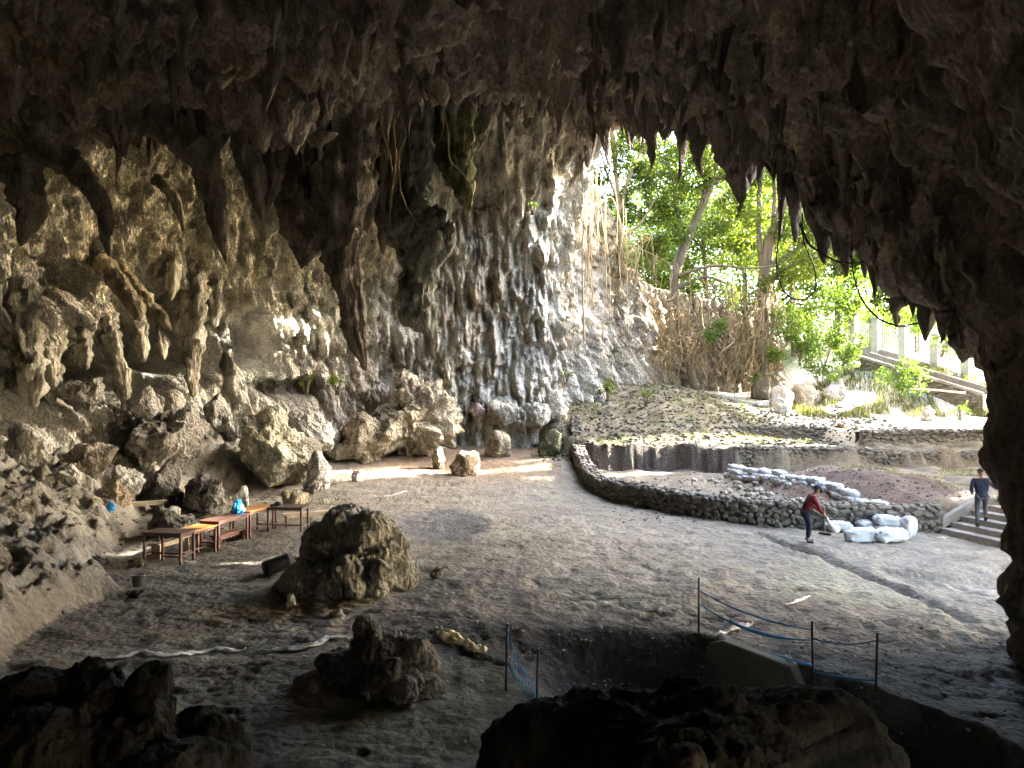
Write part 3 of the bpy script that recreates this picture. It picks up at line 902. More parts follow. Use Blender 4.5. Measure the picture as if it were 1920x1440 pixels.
boulder(262, 345, 862, 925, 27.2, 9, "dark rounded boulder under the black and white streaked one", DARK, amp=.18)
boulder(316, 432, 884, 946, 27.0, 10, "dark layered boulder behind the pale bench", (0.15, 0.145, 0.135), amp=.2, depth=.7)
boulder(240, 385, 956, 1002, 22.2, 11, "dark layered ledge of rock between the pale bench and the tables", (0.14, 0.135, 0.12), amp=.16, tilt=.1)
boulder(356, 412, 956, 986, 23.2, 12, "small dark hummock behind the long row of tables", (0.16, 0.155, 0.14), amp=.12)
boulder(296, 332, 936, 962, 25.2, 13, "little pale rock at the right foot of the pale bench", GREY, amp=.09)
boulder(0, 92, 872, 962, 23.5, 14, "black weathered rock high on the left slope", (0.1, 0.1, 0.1), amp=.22)
boulder(78, 168, 862, 938, 24.0, 15, "white crusted rock on the left slope above the apron", PALE, amp=.2)
boulder(150, 240, 895, 945, 24.5, 16, "flat brown slab on the slope left of the blue bag", (0.3, 0.25, 0.19), amp=.14)
boulder(432, 470, 898, 938, 28.5, 17, "low rock at the mouth of the dark gap", GREY, amp=.12)
boulder(515, 582, 905, 936, 28.2, 18, "small stone stump with a reddish top by the mossy patch", (0.33, 0.3, 0.22), amp=.1)
boulder(90, 190, 700, 760, 28.5, 19, "rounded grey rock sunk in the dark alcove", (0.24, 0.23, 0.21), amp=.18)
boulder(235, 292, 712, 770, 30.5, 20, "knobbly stalagmite block standing in the dark alcove", GREY, amp=.18)
boulder(292, 345, 728, 768, 31.5, 21, "pale square block at the back of the alcove", PALE, amp=.08, crag=.4)
boulder(370, 430, 735, 790, 33.0, 22, "rough rock between the two biggest boulders", GREY, amp=.18)
boulder(62, 165, 1032, 1074, 18.6, 23, "black flat rock with a white plank lying on it", BLACK, amp=.1, depth=.7)
boulder(152, 205, 1040, 1070, 18.4, 24, "small black rock beside the white card", BLACK, amp=.08)
boulder(206, 282, 1104, 1146, 15.6, 25, "dark flat rock in front of the grey bucket", (0.16, 0.14, 0.12), amp=.09)
boulder(0, 30, 1085, 1140, 15.5, 26, "brown rock at the lower end of the left apron", (0.25, 0.2, 0.14), amp=.1)
boulder(526, 560, 1106, 1128, 15.3, 27, "pale fist sized stone at the left foot of the big stalagmite", PALE, amp=.05)
boulder(608, 648, 1138, 1160, 14.2, 28, "small lump of stone lying behind the knob headed stalagmite", GREY, amp=.04)
boulder(803, 832, 1056, 1078, 17.2, 29, "small upright stone right of the big stalagmite", (.22, .21, .19), amp=.04)
boulder(708, 735, 964, 990, 22.5, 30, "small dark stone standing behind the big stalagmite", DARK, amp=.06)
# rocks at the back of the floor
cp = P(770, 790, 39.5)
L_ = [(770, 800, 70, 50, 39.6, 1), (785, 755, 46, 44, 39.8, 1), (762, 738, 26, 34, 40, 1), (812, 780, 38, 50, 39.3, 1), (838, 800, 26, 36, 39.2, 1), (742, 812, 56, 30, 39.0, 1), (705, 826, 46, 22, 38.6, 1), (800, 815, 40, 26, 38.8, 1), (775, 775, 20, 24, 38.7, 1), (800, 745, 16, 26, 39.6, 1), (742, 770, 24, 34, 39.6, 1), (670, 838, 34, 14, 38.2, 1)]
V, Q, cc = star_rock(cp, pix_lobes(cp, L_), 64, .3, 31, k=30, tint=WARM, crag=1.6, flute=.12)
rock_obj("rock_pile", V, Q, cc, cp, "pale knobbly rock pile rising against the back wall", "rock pile")
boulder(730, 806, 680, 790, 41.0, 32, "tall pale pinnacle on top of the rock pile", WARM, amp=.25, name="stalagmite", cat="stalagmite", flute=.15)
boulder(625, 755, 760, 856, 37.6, 33, "long rock foot sloping left of the rock pile", (0.38, 0.33, 0.25), amp=.26)
boulder(806, 836, 812, 852, 36.2, 34, "short standing stump in front of the rock pile", WARM, amp=.1, name="stalagmite", cat="stalagmite")
boulder(836, 900, 840, 874, 34.8, 35, "low brown mound in the sunny strip of floor", (0.3, 0.22, 0.15), amp=.1)
boulder(902, 966, 794, 818, 38.6, 36, "flat pale stone right of the sunny strip of floor", WARM, amp=.1)
boulder(874, 912, 736, 778, 42.0, 37, "smooth pinkish white ball of stone at the back wall", (0.55, 0.44, 0.38), amp=.05, crag=.2)
boulder(908, 988, 728, 792, 41.0, 38, "wide grey hump of flowstone under the fluted column", (0.36, 0.35, 0.3), amp=.2)
boulder(978, 1030, 730, 790, 40.5, 39, "narrow ribbed hump between two wide flowstone humps", (0.3, 0.3, 0.27), amp=.16, flute=.15)
boulder(1020, 1072, 722, 778, 41.0, 40, "light hump of flowstone beside the mossy bank", (0.46, 0.42, 0.34), amp=.16)
boulder(1008, 1064, 796, 834, 38.6, 41, "dark mossy rock at the left end of the upper terrace", (0.15, 0.15, 0.09), amp=.14)
boulder(655, 682, 876, 896, 33.5, 42, "flat white stone lying alone on the floor", PALE, amp=.05, crag=.4)
boulder(640, 690, 806, 845, 38.0, 43, "brown boulder at the foot of the wall left of the rock pile", (0.3, 0.24, 0.17), amp=.14)
boulder(580, 640, 780, 826, 38.0, 44, "grey boulder lying behind the tilted slab", GREY, amp=.16)
# rocks outside the mouth
boulder(1485, 1545, 668, 728, 47.5, 45, "stack of sunlit broken rock beside the fig roots", (0.42, 0.36, 0.27), amp=.22)
boulder(1440, 1500, 712, 750, 46.5, 46, "bleached rock at the top of the sunny ground", PALE, amp=.14)
boulder(1545, 1600, 705, 745, 47.5, 47, "white boulder half hidden in the bright grass", PALE, amp=.14)
boulder(1728, 1758, 738, 760, 43.0, 48, "white boulder below the ramp wall", (0.6, 0.58, 0.54), amp=.08)
boulder(1570, 1606, 788, 808, 39.8, 49, "brown block of earth at the end of the sunny terrace", (0.22, 0.15, 0.1), amp=.1)
boulder(1452, 1490, 738, 760, 45.0, 50, "flat bleached stone in the sun near the fig roots", PALE, amp=.06)

# rubble and loose stones inside the curved wall
rs = np.random.RandomState(77)
for k in range(34):
    t = rs.rand()
    px = 1300 + 215 * t + rs.uniform(-10, 10)
    row = 905 + 45 * t + rs.uniform(-12, 16) + (-18 if rs.rand() < .3 else 0)
    x, d, z = on_floor(px, row, .7)
    s = rs.uniform(.09, .24)
    V, Q, cc = star_rock((x, d, z), auto_lobes(rs, s, s * .9, s * .75, 3), 6, s * .14, 200 + k, tint=(0.33, 0.29, 0.24))
    rock_obj("rubble_stone", V, Q, cc, (x, d, z + s * .45), "loose rounded stone in the rubble row just inside the curved dry-stone wall", "stone", "rubble stones inside the curved wall")

# ------------------------------------------------------------------ stalagmites on the floor
D0 = 16.6
c0 = P(655, 1075, D0)
L_ = [(655, 1075, 100, 62, D0, .9), (652, 1005, 52, 50, D0 + .2, 1), (640, 985, 38, 34, D0 + .5, 1), (690, 1005, 46, 46, D0, 1), (722, 1035, 46, 44, D0, 1),
      (748, 1078, 32, 34, D0 - .1, 1), (735, 1060, 42, 40, D0 + .1, 1), (600, 1015, 30, 32, D0 + .1, 1), (615, 1050, 50, 60, D0, 1), (580, 1090, 56, 36, D0 - .1, 1.1),
      (545, 1105, 36, 22, D0 - .1, 1), (650, 1068, 30, 30, D0 - .9, 1), (664, 1100, 22, 26, D0 - 1.0, 1), (710, 1072, 24, 24, D0 - .8, 1), (705, 1105, 26, 16, D0 - .8, 1), (632, 975, 16, 16, D0 - .2, 1), (668, 960, 30, 14, D0 + .6, 1)]
V, Q, cc = star_rock(c0, pix_lobes(c0, L_), 90, .075, 301, k=26, tint=(0.2, 0.195, 0.175), flute=.05)
rock_obj("stalagmite", V, Q, cc, c0, "big bulbous stalagmite standing alone in the middle of the floor", "stalagmite", mat='dripstone')
D1 = 10.9
c1_ = P(715, 1262, D1)
L_ = [(715, 1270, 85, 50, D1, .9), (690, 1205, 34, 36, D1 + .1, 1), (720, 1212, 62, 26, D1 + .2, 1), (775, 1220, 32, 26, D1, 1), (795, 1250, 28, 40, D1, 1),
      (810, 1295, 26, 34, D1 - .3, 1), (828, 1325, 20, 16, D1 - .5, 1), (640, 1240, 50, 24, D1 + .2, 1), (595, 1280, 42, 20, D1, 1), (765, 1290, 45, 36, D1 - .4, 1), (700, 1290, 40, 20, D1 - .4, 1), (735, 1255, 22, 22, D1 - .9, 1), (750, 1300, 30, 16, D1 - .6, 1)]
V, Q, cc = star_rock(c1_, pix_lobes(c1_, L_), 84, .06, 302, k=26, tint=(0.17, 0.16, 0.15), flute=.03)
hp = P(684, 1176, D1 + .1)
V2, Q2, cc2 = star_rock(hp, [(0, 0, 0, .165, .165, .185), (.02, 0, -.12, .15, .15, .15), (.05, 0, -.05, .12, .13, .1)], 22, .018, 308, tint=(0.17, 0.16, 0.15))
Q = np.concatenate([Q, Q2 + len(V)]); V = np.concatenate([V, V2 + (hp - c1_)]); cc = np.concatenate([cc, cc2])
rock_obj("stalagmite", V, Q, cc, c1_, "lower stalagmite with a round knob like a head on its left shoulder", "stalagmite", mat='dripstone')
# dark rocks right in front
D2 = 6.9
c2_ = P(190, 1480, D2)
L_ = [(190, 1500, 210, 130, D2, .8), (70, 1315, 62, 60, D2, 1), (30, 1350, 70, 80, D2, 1), (145, 1305, 52, 50, D2 + .1, 1), (170, 1262, 28, 30, D2 + .1, 1), (180, 1330, 60, 70, D2, 1), (218, 1300, 22, 40, D2 + .1, 1),
      (280, 1290, 44, 42, D2, 1), (285, 1340, 44, 50, D2 - .1, 1), (255, 1400, 80, 60, D2 - .3, 1), (370, 1360, 38, 40, D2, 1), (400, 1390, 46, 46, D2 - .1, 1), (425, 1430, 48, 50, D2 - .2, 1), (330, 1440, 90, 50, D2 - .5, 1), (100, 1400, 110, 80, D2 - .4, 1)]
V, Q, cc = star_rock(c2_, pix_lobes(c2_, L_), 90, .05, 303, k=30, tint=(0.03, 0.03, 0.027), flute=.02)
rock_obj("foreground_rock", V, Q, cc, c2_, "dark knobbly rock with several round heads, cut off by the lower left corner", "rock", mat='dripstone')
D3 = 6.6
c3_ = P(1270, 1520, D3)
L_ = [(1270, 1560, 330, 170, D3, .6), (960, 1420, 60, 70, D3, 1), (1010, 1370, 66, 52, D3, 1), (1040, 1335, 46, 24, D3, 1), (1120, 1340, 70, 46, D3 + .1, 1), (1150, 1312, 46, 17, D3 + .1, 1), (1215, 1350, 80, 44, D3, 1), (1285, 1305, 46, 26, D3 + .2, 1), (1330, 1330, 60, 40, D3, 1), (1400, 1345, 80, 42, D3 + .1, 1),
      (1490, 1335, 70, 38, D3 + .1, 1), (1560, 1330, 55, 36, D3 + .1, 1), (1615, 1370, 48, 50, D3, 1), (1620, 1430, 70, 70, D3, 1), (1300, 1420, 210, 90, D3 - .3, .7)]
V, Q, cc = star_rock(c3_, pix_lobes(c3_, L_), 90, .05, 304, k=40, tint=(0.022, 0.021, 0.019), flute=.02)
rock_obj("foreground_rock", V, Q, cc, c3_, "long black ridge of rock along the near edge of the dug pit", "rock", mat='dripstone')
c4_ = P(1285, 1430, 5.2)
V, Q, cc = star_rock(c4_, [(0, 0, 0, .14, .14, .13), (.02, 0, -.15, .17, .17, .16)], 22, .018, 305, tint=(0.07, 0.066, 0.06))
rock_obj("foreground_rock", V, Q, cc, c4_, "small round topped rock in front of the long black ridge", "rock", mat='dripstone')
# ledge under the near rocks so that they stand on something
# ------------------------------------------------------------------ stalactites
def stalactite(pts, label, group=None, tint=(0.17, 0.148, 0.12), n=26, step=.1, amp=1.0, seed=0, ribs=7, squash=1.0, name="stalactite", cat="stalactite", knobs=0.0):
    """pts: (px, row, radius px, depth)"""
    if name == "stalactite" and pts[0][1] < 260 and 22 < pts[0][3] < 33 and not group:
        a, b, r, d = pts[0]
        pts = [(a, b - 75, r * 1.25, d)] + list(pts)
    W = np.array([[*P(a, b, d), r * d / F] for a, b, r, d in pts])
    c_ = resample(W, step)
    q, r = c_[:, :3], np.maximum(c_[:, 3], .02)
    m = len(q)
    t = np.gradient(q, axis=0); t /= np.linalg.norm(t, axis=1)[:, None]
    u = np.cross(t, [0, 1.0, 0]); u /= np.maximum(np.linalg.norm(u, axis=1), 1e-6)[:, None]
    v = np.cross(t, u)
    a = np.linspace(0, 2 * np.pi, n, endpoint=False)
    dirs = np.cos(a)[None, :, None] * u[:, None] + squash * np.sin(a)[None, :, None] * v[:, None]
    Vb = q[:, None] + dirs * r[:, None, None]
    w_ = Vb.reshape(-1, 3)
    R = np.repeat(r, n)
    so = seed * 3.77
    f = 1 / np.clip(R.max(), .15, 2.0)
    ca, sa = np.cos(np.tile(a, m)), np.sin(np.tile(a, m))
    ribn = pn(np.stack([ca * ribs * .35 + so, sa * ribs * .35, w_[:, 2] * .25], 1))
    d = R * amp * 1.3 * (.55 * ribn + .45 * fbm(w_ * f * .9 + so, 3) + .3 * (billow(w_ * np.array([2.2, 2.2, .7]) * f + so, 2) - .3))
    d = d + np.minimum(R, .5) * (.42 * fbm(w_ * np.array([2.2, 2.2, 1.2]) + so, 4, .6) + .22 * (.4 - billow(w_ * np.array([4, 4, 1.5]) + so, 3)))
    d = d + R * knobs * knob(w_ * np.array([2.2, 2.2, 1.4]) * f + so, .8)
    Vb = w_ + dirs.reshape(-1, 3) * d[:, None]
    Q = grid_faces(m, n, True)
    k = np.arange(n)
    Vb = np.vstack([Vb, q[0], q[-1] + t[-1] * r[-1] * 1.5])
    T = np.vstack([np.stack([np.full(n, m * n), (k + 1) % n, k], 1), np.stack([np.full(n, m * n + 1), (m - 1) * n + k, (m - 1) * n + (k + 1) % n], 1)])
    cc = np.empty((len(Vb), 3)); cc[:] = tint
    cc = blend(cc, np.array(tint) * .5, .8 * sst(0, .4, fbm(Vb * .9 + so, 3)))
    cc = blend(cc, np.array(tint) * 1.5, .6 * sst(.1, .5, fbm(Vb * np.array([1.5, 1.5, .3]) + so + 5, 3)))
    base = q[0]
    o = link(name, mesh_np(name, Vb - base, [Q, T], M['dripstone'], True, cc), base)
    return tag(o, label, cat, group)

MOSS = (0.085, 0.09, 0.06); TAN = (0.34, 0.29, 0.19); DK = (0.15, 0.13, 0.108)
S = stalactite
S([(610, 60, 120, 28.5), (605, 200, 95, 28.5), (600, 300, 68, 28.5), (588, 390, 54, 28.5), (577, 440, 42, 28.5), (570, 476, 20, 28.5)], "widest hanging stalactite mass, ending in a blunt round bottom above the left wall", n=64, seed=1, ribs=14, amp=.5)
S([(632, 200, 60, 27.2), (640, 330, 50, 27.2), (634, 420, 42, 27.2), (642, 500, 30, 27.2), (655, 570, 22, 27.2), (668, 640, 15, 27.2), (684, 690, 5, 27.2)], "longest tapering stalactite, a leaning tooth that reaches lowest left of centre", n=40, seed=2, ribs=9, amp=.5)
S([(652, 250, 52, 28), (668, 340, 36, 28), (678, 400, 24, 28), (684, 428, 10, 28)], "short thick stalactite on the right flank of the widest mass", n=36, seed=3, amp=.6)
S([(726, 150, 38, 29), (728, 260, 28, 29), (726, 340, 21, 29), (720, 410, 15, 29), (718, 472, 4, 29)], "straight narrow blade of stalactite with pale roots running down it", n=36, seed=4, amp=.45)
S([(782, 180, 34, 29.5), (776, 300, 28, 29.5), (768, 380, 30, 29.5), (778, 430, 46, 29.5), (796, 466, 40, 29.5), (786, 520, 30, 29.5), (780, 560, 27, 29.5), (786, 590, 27, 29.5), (800, 612, 15, 29.5), (808, 628, 5, 29.5)], "crooked dark stalactite with a swollen middle and a hooked tip", tint=(0.19, 0.195, 0.165), n=44, seed=5, amp=.5, knobs=.25)
S([(800, 400, 24, 29.2), (822, 440, 28, 29.2), (836, 462, 18, 29.2), (842, 474, 5, 29.2)], "dark knob jutting right from the crooked stalactite", tint=(0.19, 0.195, 0.165), n=28, seed=6, amp=.5, knobs=.3)
S([(842, 130, 44, 30), (846, 240, 34, 30), (852, 310, 26, 30), (868, 360, 17, 30), (880, 392, 5, 30)], "greenish curtain of stalactite right of the crooked one", tint=(0.15, 0.15, 0.075), n=40, seed=7, amp=.6, ribs=12)
S([(905, 60, 40, 31), (902, 160, 26, 31), (905, 230, 18, 31), (890, 275, 8, 31)], "smooth curved stalactite high right of the greenish curtain", n=28, seed=8, amp=.35)
S([(935, 90, 34, 32), (958, 170, 20, 32), (962, 225, 7, 32)], "short pointed stalactite beside the smooth curved one", n=28, seed=9, amp=.45)
S([(255, 190, 50, 25), (330, 235, 36, 25), (382, 300, 28, 25), (402, 375, 20, 25), (414, 440, 13, 25), (424, 490, 4, 25)], "long curved tusk hanging before the yellow left wall", n=32, seed=10, amp=.35)
S([(430, 130, 40, 25.5), (455, 240, 27, 25.5), (470, 310, 22, 25.5), (482, 370, 14, 25.5), (490, 408, 5, 25.5)], "leaning stalactite between the long tusk and the widest mass", n=30, seed=11, amp=.45)
S([(500, 150, 40, 26.5), (508, 250, 26, 26.5), (508, 330, 18, 26.5), (498, 400, 6, 26.5)], "thin stalactite touching the left side of the widest mass", n=28, seed=12, amp=.5)
S([(60, 250, 40, 24.5), (120, 300, 26, 24.5), (168, 345, 20, 24.5), (192, 392, 13, 24.5), (198, 440, 9, 24.5), (204, 478, 3, 24.5)], "arched tusk at the far left with its tip over the pale wall", n=30, seed=13, amp=.35)
S([(130, 290, 14, 26.5), (160, 320, 15, 26.5), (180, 338, 11, 26.5), (192, 350, 4, 26.5)], "stub of rock beside the arched tusk", n=20, seed=14, amp=.4, tint=TAN)
S([(290, 335, 12, 28), (318, 360, 10, 28), (335, 395, 8, 28), (344, 432, 3, 28)], "slim yellow stalactite low on the left wall", n=20, seed=15, amp=.3, tint=TAN)
S([(75, 150, 55, 24), (80, 220, 44, 24), (85, 260, 34, 24), (92, 292, 12, 24)], "broad ribbed curtain at the far left of the ceiling edge", n=36, seed=16, amp=.6, ribs=14)
S([(210, 130, 50, 24.5), (222, 220, 28, 24.5), (228, 262, 18, 24.5), (230, 288, 5, 24.5)], "blunt stalactite between the ribbed curtain and the long tusk", n=28, seed=17, amp=.5)
S([(300, 150, 46, 24.8), (305, 215, 26, 24.8), (306, 262, 8, 24.8)], "short dark stalactite above the root of the long tusk", n=28, seed=18, amp=.5)
S([(390, 140, 50, 25), (402, 220, 30, 25), (404, 262, 16, 25), (405, 285, 5, 25)], "short dark stalactite right of the root of the long tusk", n=28, seed=19, amp=.5)
S([(30, 300, 40, 23.5), (55, 380, 26, 23.5), (45, 430, 12, 23.5), (40, 455, 5, 23.5)], "dark hanging lump at the left frame edge", n=28, seed=20, amp=.6)
S([(694, 170, 30, 30), (690, 260, 22, 30), (693, 320, 13, 30), (695, 360, 5, 30)], "dark stalactite filling the gap between the widest mass and the narrow blade", n=32, seed=21, amp=.6)
_wp = resample(np.array([q for q in WP if q[0] < 3 and q[1] > 10], float), .2)
_wpx = 960 + F * _wp[:, 0] / _wp[:, 1]
def wall_depth(px):
    return float(_wp[np.argmin(np.abs(_wpx - px)), 1])
# pale stubs on the lower left wall
S([(190, 490, 17, 31.5), (230, 540, 14, 29.0), (255, 575, 13, 28.0), (262, 596, 7, 27.6)], "slanting pale column on the lower left wall, ending in a blunt knob", n=24, seed=30, amp=.35, tint=TAN, name="dripstone_column", cat="dripstone")
S([(222, 505, 14, 32), (270, 565, 14, 29.6), (300, 595, 12, 28.4), (316, 612, 6, 28.2)], "second slanting pale column, longer and right of the first", n=24, seed=31, amp=.35, tint=TAN, name="dripstone_column", cat="dripstone")
for k, (pts, lab) in enumerate([
    ([(150, 600, 20, 25), (158, 640, 14, 25), (160, 668, 16, 25), (162, 690, 5, 25)], "stubby stalactite hanging in the left dark hollow"),
    ([(245, 590, 22, 26.5), (262, 632, 15, 26.5), (266, 655, 13, 26.5), (268, 676, 5, 26.5)], "pale stub with a round tip hanging between two dark hollows"),
    ([(300, 610, 12, 28), (304, 648, 10, 28), (308, 672, 4, 28)], "finger shaped pale stub hanging before the right dark hollow"),
    ([(190, 590, 20, 25.5), (212, 650, 17, 25.3), (230, 720, 14, 25.3), (236, 770, 5, 25.3)], "long pale pillar of drip rock leaning across the hollows"),
    ([(30, 480, 26, 23.5), (40, 560, 28, 23.5), (50, 640, 26, 23.5), (60, 720, 24, 23.5), (62, 760, 9, 23.5)], "thick knobbly pillar hugging the wall at the far left"),
    ([(100, 600, 24, 24.3), (88, 660, 24, 24.3), (96, 720, 20, 24.3), (98, 752, 7, 24.3)], "knobbly pillar ending above the rounded grey rock"),
    ([(330, 470, 16, 29), (325, 520, 13, 29), (322, 560, 5, 29)], "small pale stalactite in the middle of the left wall"),
    ([(362, 495, 26, 30), (366, 560, 22, 30), (362, 620, 20, 30), (360, 690, 16, 30), (362, 740, 6, 30)], "ribbed pale pillar right of the hollows"),
    ([(400, 500, 20, 31), (405, 560, 20, 31), (402, 610, 6, 31)], "pale hanging boss right of the ribbed pillar"),
    ]):
    pts = [(a, b, r * .72, wall_depth(a) + (1.6 if i == 0 else .55 - .3 * i)) for i, (a, b, r, d) in enumerate(pts)]
    S(pts, lab, n=30, seed=40 + k, amp=.9, step=.09, tint=(0.37, 0.35, 0.29), knobs=.3, name="dripstone_column" if 'pillar' in lab else "stalactite", cat="dripstone" if 'pillar' in lab else "stalactite")

# teeth fringing the lip of the mouth
def dl(px):       # depth of the lip seen at a photo column
    Ys = np.linspace(12.6, 41, 300)
    return float(np.interp(-px, -(960 + F * (xlip(Ys) - .0) / Ys), Ys))
TEETH = [  # tip px, tip row, top row, top radius, label
    (1103, 312, 200, 20, "first dark stalactite at the back end of the lip"),
    (1186, 268, 190, 10, None), (1150, 228, 180, 9, None), (1215, 240, 180, 11, None), (1243, 262, 190, 14, None), (1277, 298, 210, 13, None), (1258, 250, 200, 10, None), (1310, 262, 215, 10, None),
    (1330, 255, 215, 10, None), (1353, 296, 220, 11, None), (1388, 376, 230, 40, "largest blunt stalactite hanging across the gap of the mouth"), (1408, 342, 240, 26, "thick stalactite fused to the right side of the largest blunt one"),
    (1440, 286, 240, 14, None), (1462, 330, 250, 20, "bell shaped stalactite just right of the largest blunt one"), (1491, 452, 290, 20, "long spear of stalactite right of the bell shaped one"), (1514, 414, 300, 15, "shorter spear beside the long spear"), (1478, 360, 270, 13, None),
    (1545, 492, 360, 24, "broad dark tooth where the lip turns down"), (1588, 516, 400, 20, "dark tooth with leaves below its tip"), (1566, 480, 400, 14, None), (1640, 552, 440, 18, None), (1622, 520, 440, 13, None),
    (1668, 540, 450, 16, None), (1690, 574, 460, 26, "broad blunt tooth above the fence"), (1660, 500, 430, 20, None), (1735, 636, 520, 24, "lowest tooth of the lip, close to the rock pillar"), (1712, 590, 500, 14, None), (1762, 625, 540, 14, None), (1128, 262, 190, 14, None), (1070, 290, 200, 18, None), (1290, 250, 200, 9, None), (1420, 300, 240, 12, None)]
for k, (tx_, ty_, t0, r0, lab) in enumerate(TEETH):
    d = dl(tx_)
    lean = random.uniform(-6, 6)
    ln = ty_ - t0
    S([(tx_ - lean, t0 - 20, r0 * 1.5, d + .5), (tx_ - lean * .7, t0 + .35 * ln, r0 * 1.0, d + .4), (tx_ - lean * .2, t0 + .75 * ln, r0 * .55, d + .4), (tx_, ty_, r0 * .1 + 1, d + .4)],
      lab or "small pointed stalactite in the dark fringe of the cave mouth lip", None if lab else "small stalactites along the mouth lip", n=18, seed=60 + k, amp=.33, tint=DK, step=.12)

# countless smaller stalactites over the ceiling: single things that share a few meshes
protos = []
for k in range(7):
    rs = np.random.RandomState(500 + k)
    L1 = 1.0
    bend = rs.uniform(-.12, .12, 2)
    zz_ = np.linspace(0.25, -L1, 12)
    rr = np.interp(-zz_, [-.25, 0, .3, .7, 1], [.24, .16, .10, .055, .01]) * rs.uniform(.8, 1.2)
    q = np.stack([bend[0] * zz_ ** 2, bend[1] * zz_ ** 2, zz_], 1)
    VV, QQ, TT, nn_ = [], [], [], 0
    for j_ in range(1 if k < 2 else rs.randint(2, 5)):
        sh = rs.uniform(-.26, .26, 2) * (j_ > 0); ls = 1.0 if j_ == 0 else rs.uniform(.3, .75)
        v1, q1, t1 = tube(q * np.array([1, 1, ls]) + np.array([sh[0], sh[1], .1 * (j_ > 0)]), rr * (1 if j_ == 0 else .75), 9)
        VV.append(v1); QQ.append(q1 + nn_); TT.append(t1 + nn_); nn_ += len(v1)
    Vs, Qs, Ts = np.concatenate(VV), np.concatenate(QQ), np.concatenate(TT)
    Vs = Vs + (fbm(Vs * np.array([4, 4, 1.2]) + k * 9, 3)[:, None] * .11) * np.array([1, 1, .3])
    cc = np.empty((len(Vs), 3)); cc[:] = np.array(DK) * rs.uniform(.8, 1.5)
    protos.append(mesh_np("stalactite", Vs, [Qs, Ts], M['dripstone'], True, cc))
rs = np.random.RandomState(9)
cnt = 0
rI = np.where((yv > 17) & (yv < 42))[0]
rI2 = np.where((yv > 14.5) & (yv < 41))[0]
while cnt < 295:
    edge = cnt >= 195
    i = rs.choice(rI2 if edge else rI); j = rs.randint(n1 + n2 - 26, n1 + n2 + 8) if edge else rs.randint(60, n1 + n2 - 8)
    q = CEIL[i, j]
    px = 960 + F * q[0] / q[1]; row = YH - F * (q[2] - H) / q[1]
    if not (-40 < px < 1790 and -60 < row < (640 if edge else 420)):
        continue
    s = rs.choice([.7, 1.0, 1.5, 2.2], p=[.4, .3, .2, .1]) * rs.uniform(.8, 1.2)
    o = link("stalactite", protos[rs.randint(7)], q, None, (rs.uniform(-.12, .12), rs.uniform(-.12, .12), rs.uniform(0, 6.28)))
    s = min(s, .55) if edge and q[1] < 22 else s
    wdt = s ** .6 * rs.uniform(.7, 1.3)
    o.scale = (wdt * rs.uniform(.7, 1.7), wdt * rs.uniform(.8, 1.2), s)
    tag(o, "small dark stalactite in the crowd hanging from the ceiling", "stalactite", "small stalactites of the ceiling")
    cnt += 1
# ------------------------------------------------------------------ dry-stone walls
stone_meshes = []
for k in range(9):
    rs = np.random.RandomState(900 + k)
    bm = bmesh.new()
    bmesh.ops.create_icosphere(bm, subdivisions=2 if k < 3 else 1, radius=0.5)
    bmesh.ops.triangulate(bm, faces=bm.faces)
    ax = np.array([1.0, rs.uniform(.75, .95), rs.uniform(.7, .95)])
    for v in bm.verts:
        c_ = np.array(v.co)
        for _ in range(2):
            nrm = rs.normal(size=3); nrm /= np.linalg.norm(nrm)
        c_ = c_ / max(np.abs(c_).max() * 1.05, .40) * .46 * (1 + rs.uniform(-.16, .16))
        v.co = Vector(c_ * ax)
    V = np.array([v.co[:] for v in bm.verts]); T = np.array([[l.index for l in f.verts] for f in bm.faces])
    bm.free()
    stone_meshes.append((V, T, mesh_np("stone", V, T, M['stone'], False)))
STV = plain  # keep name

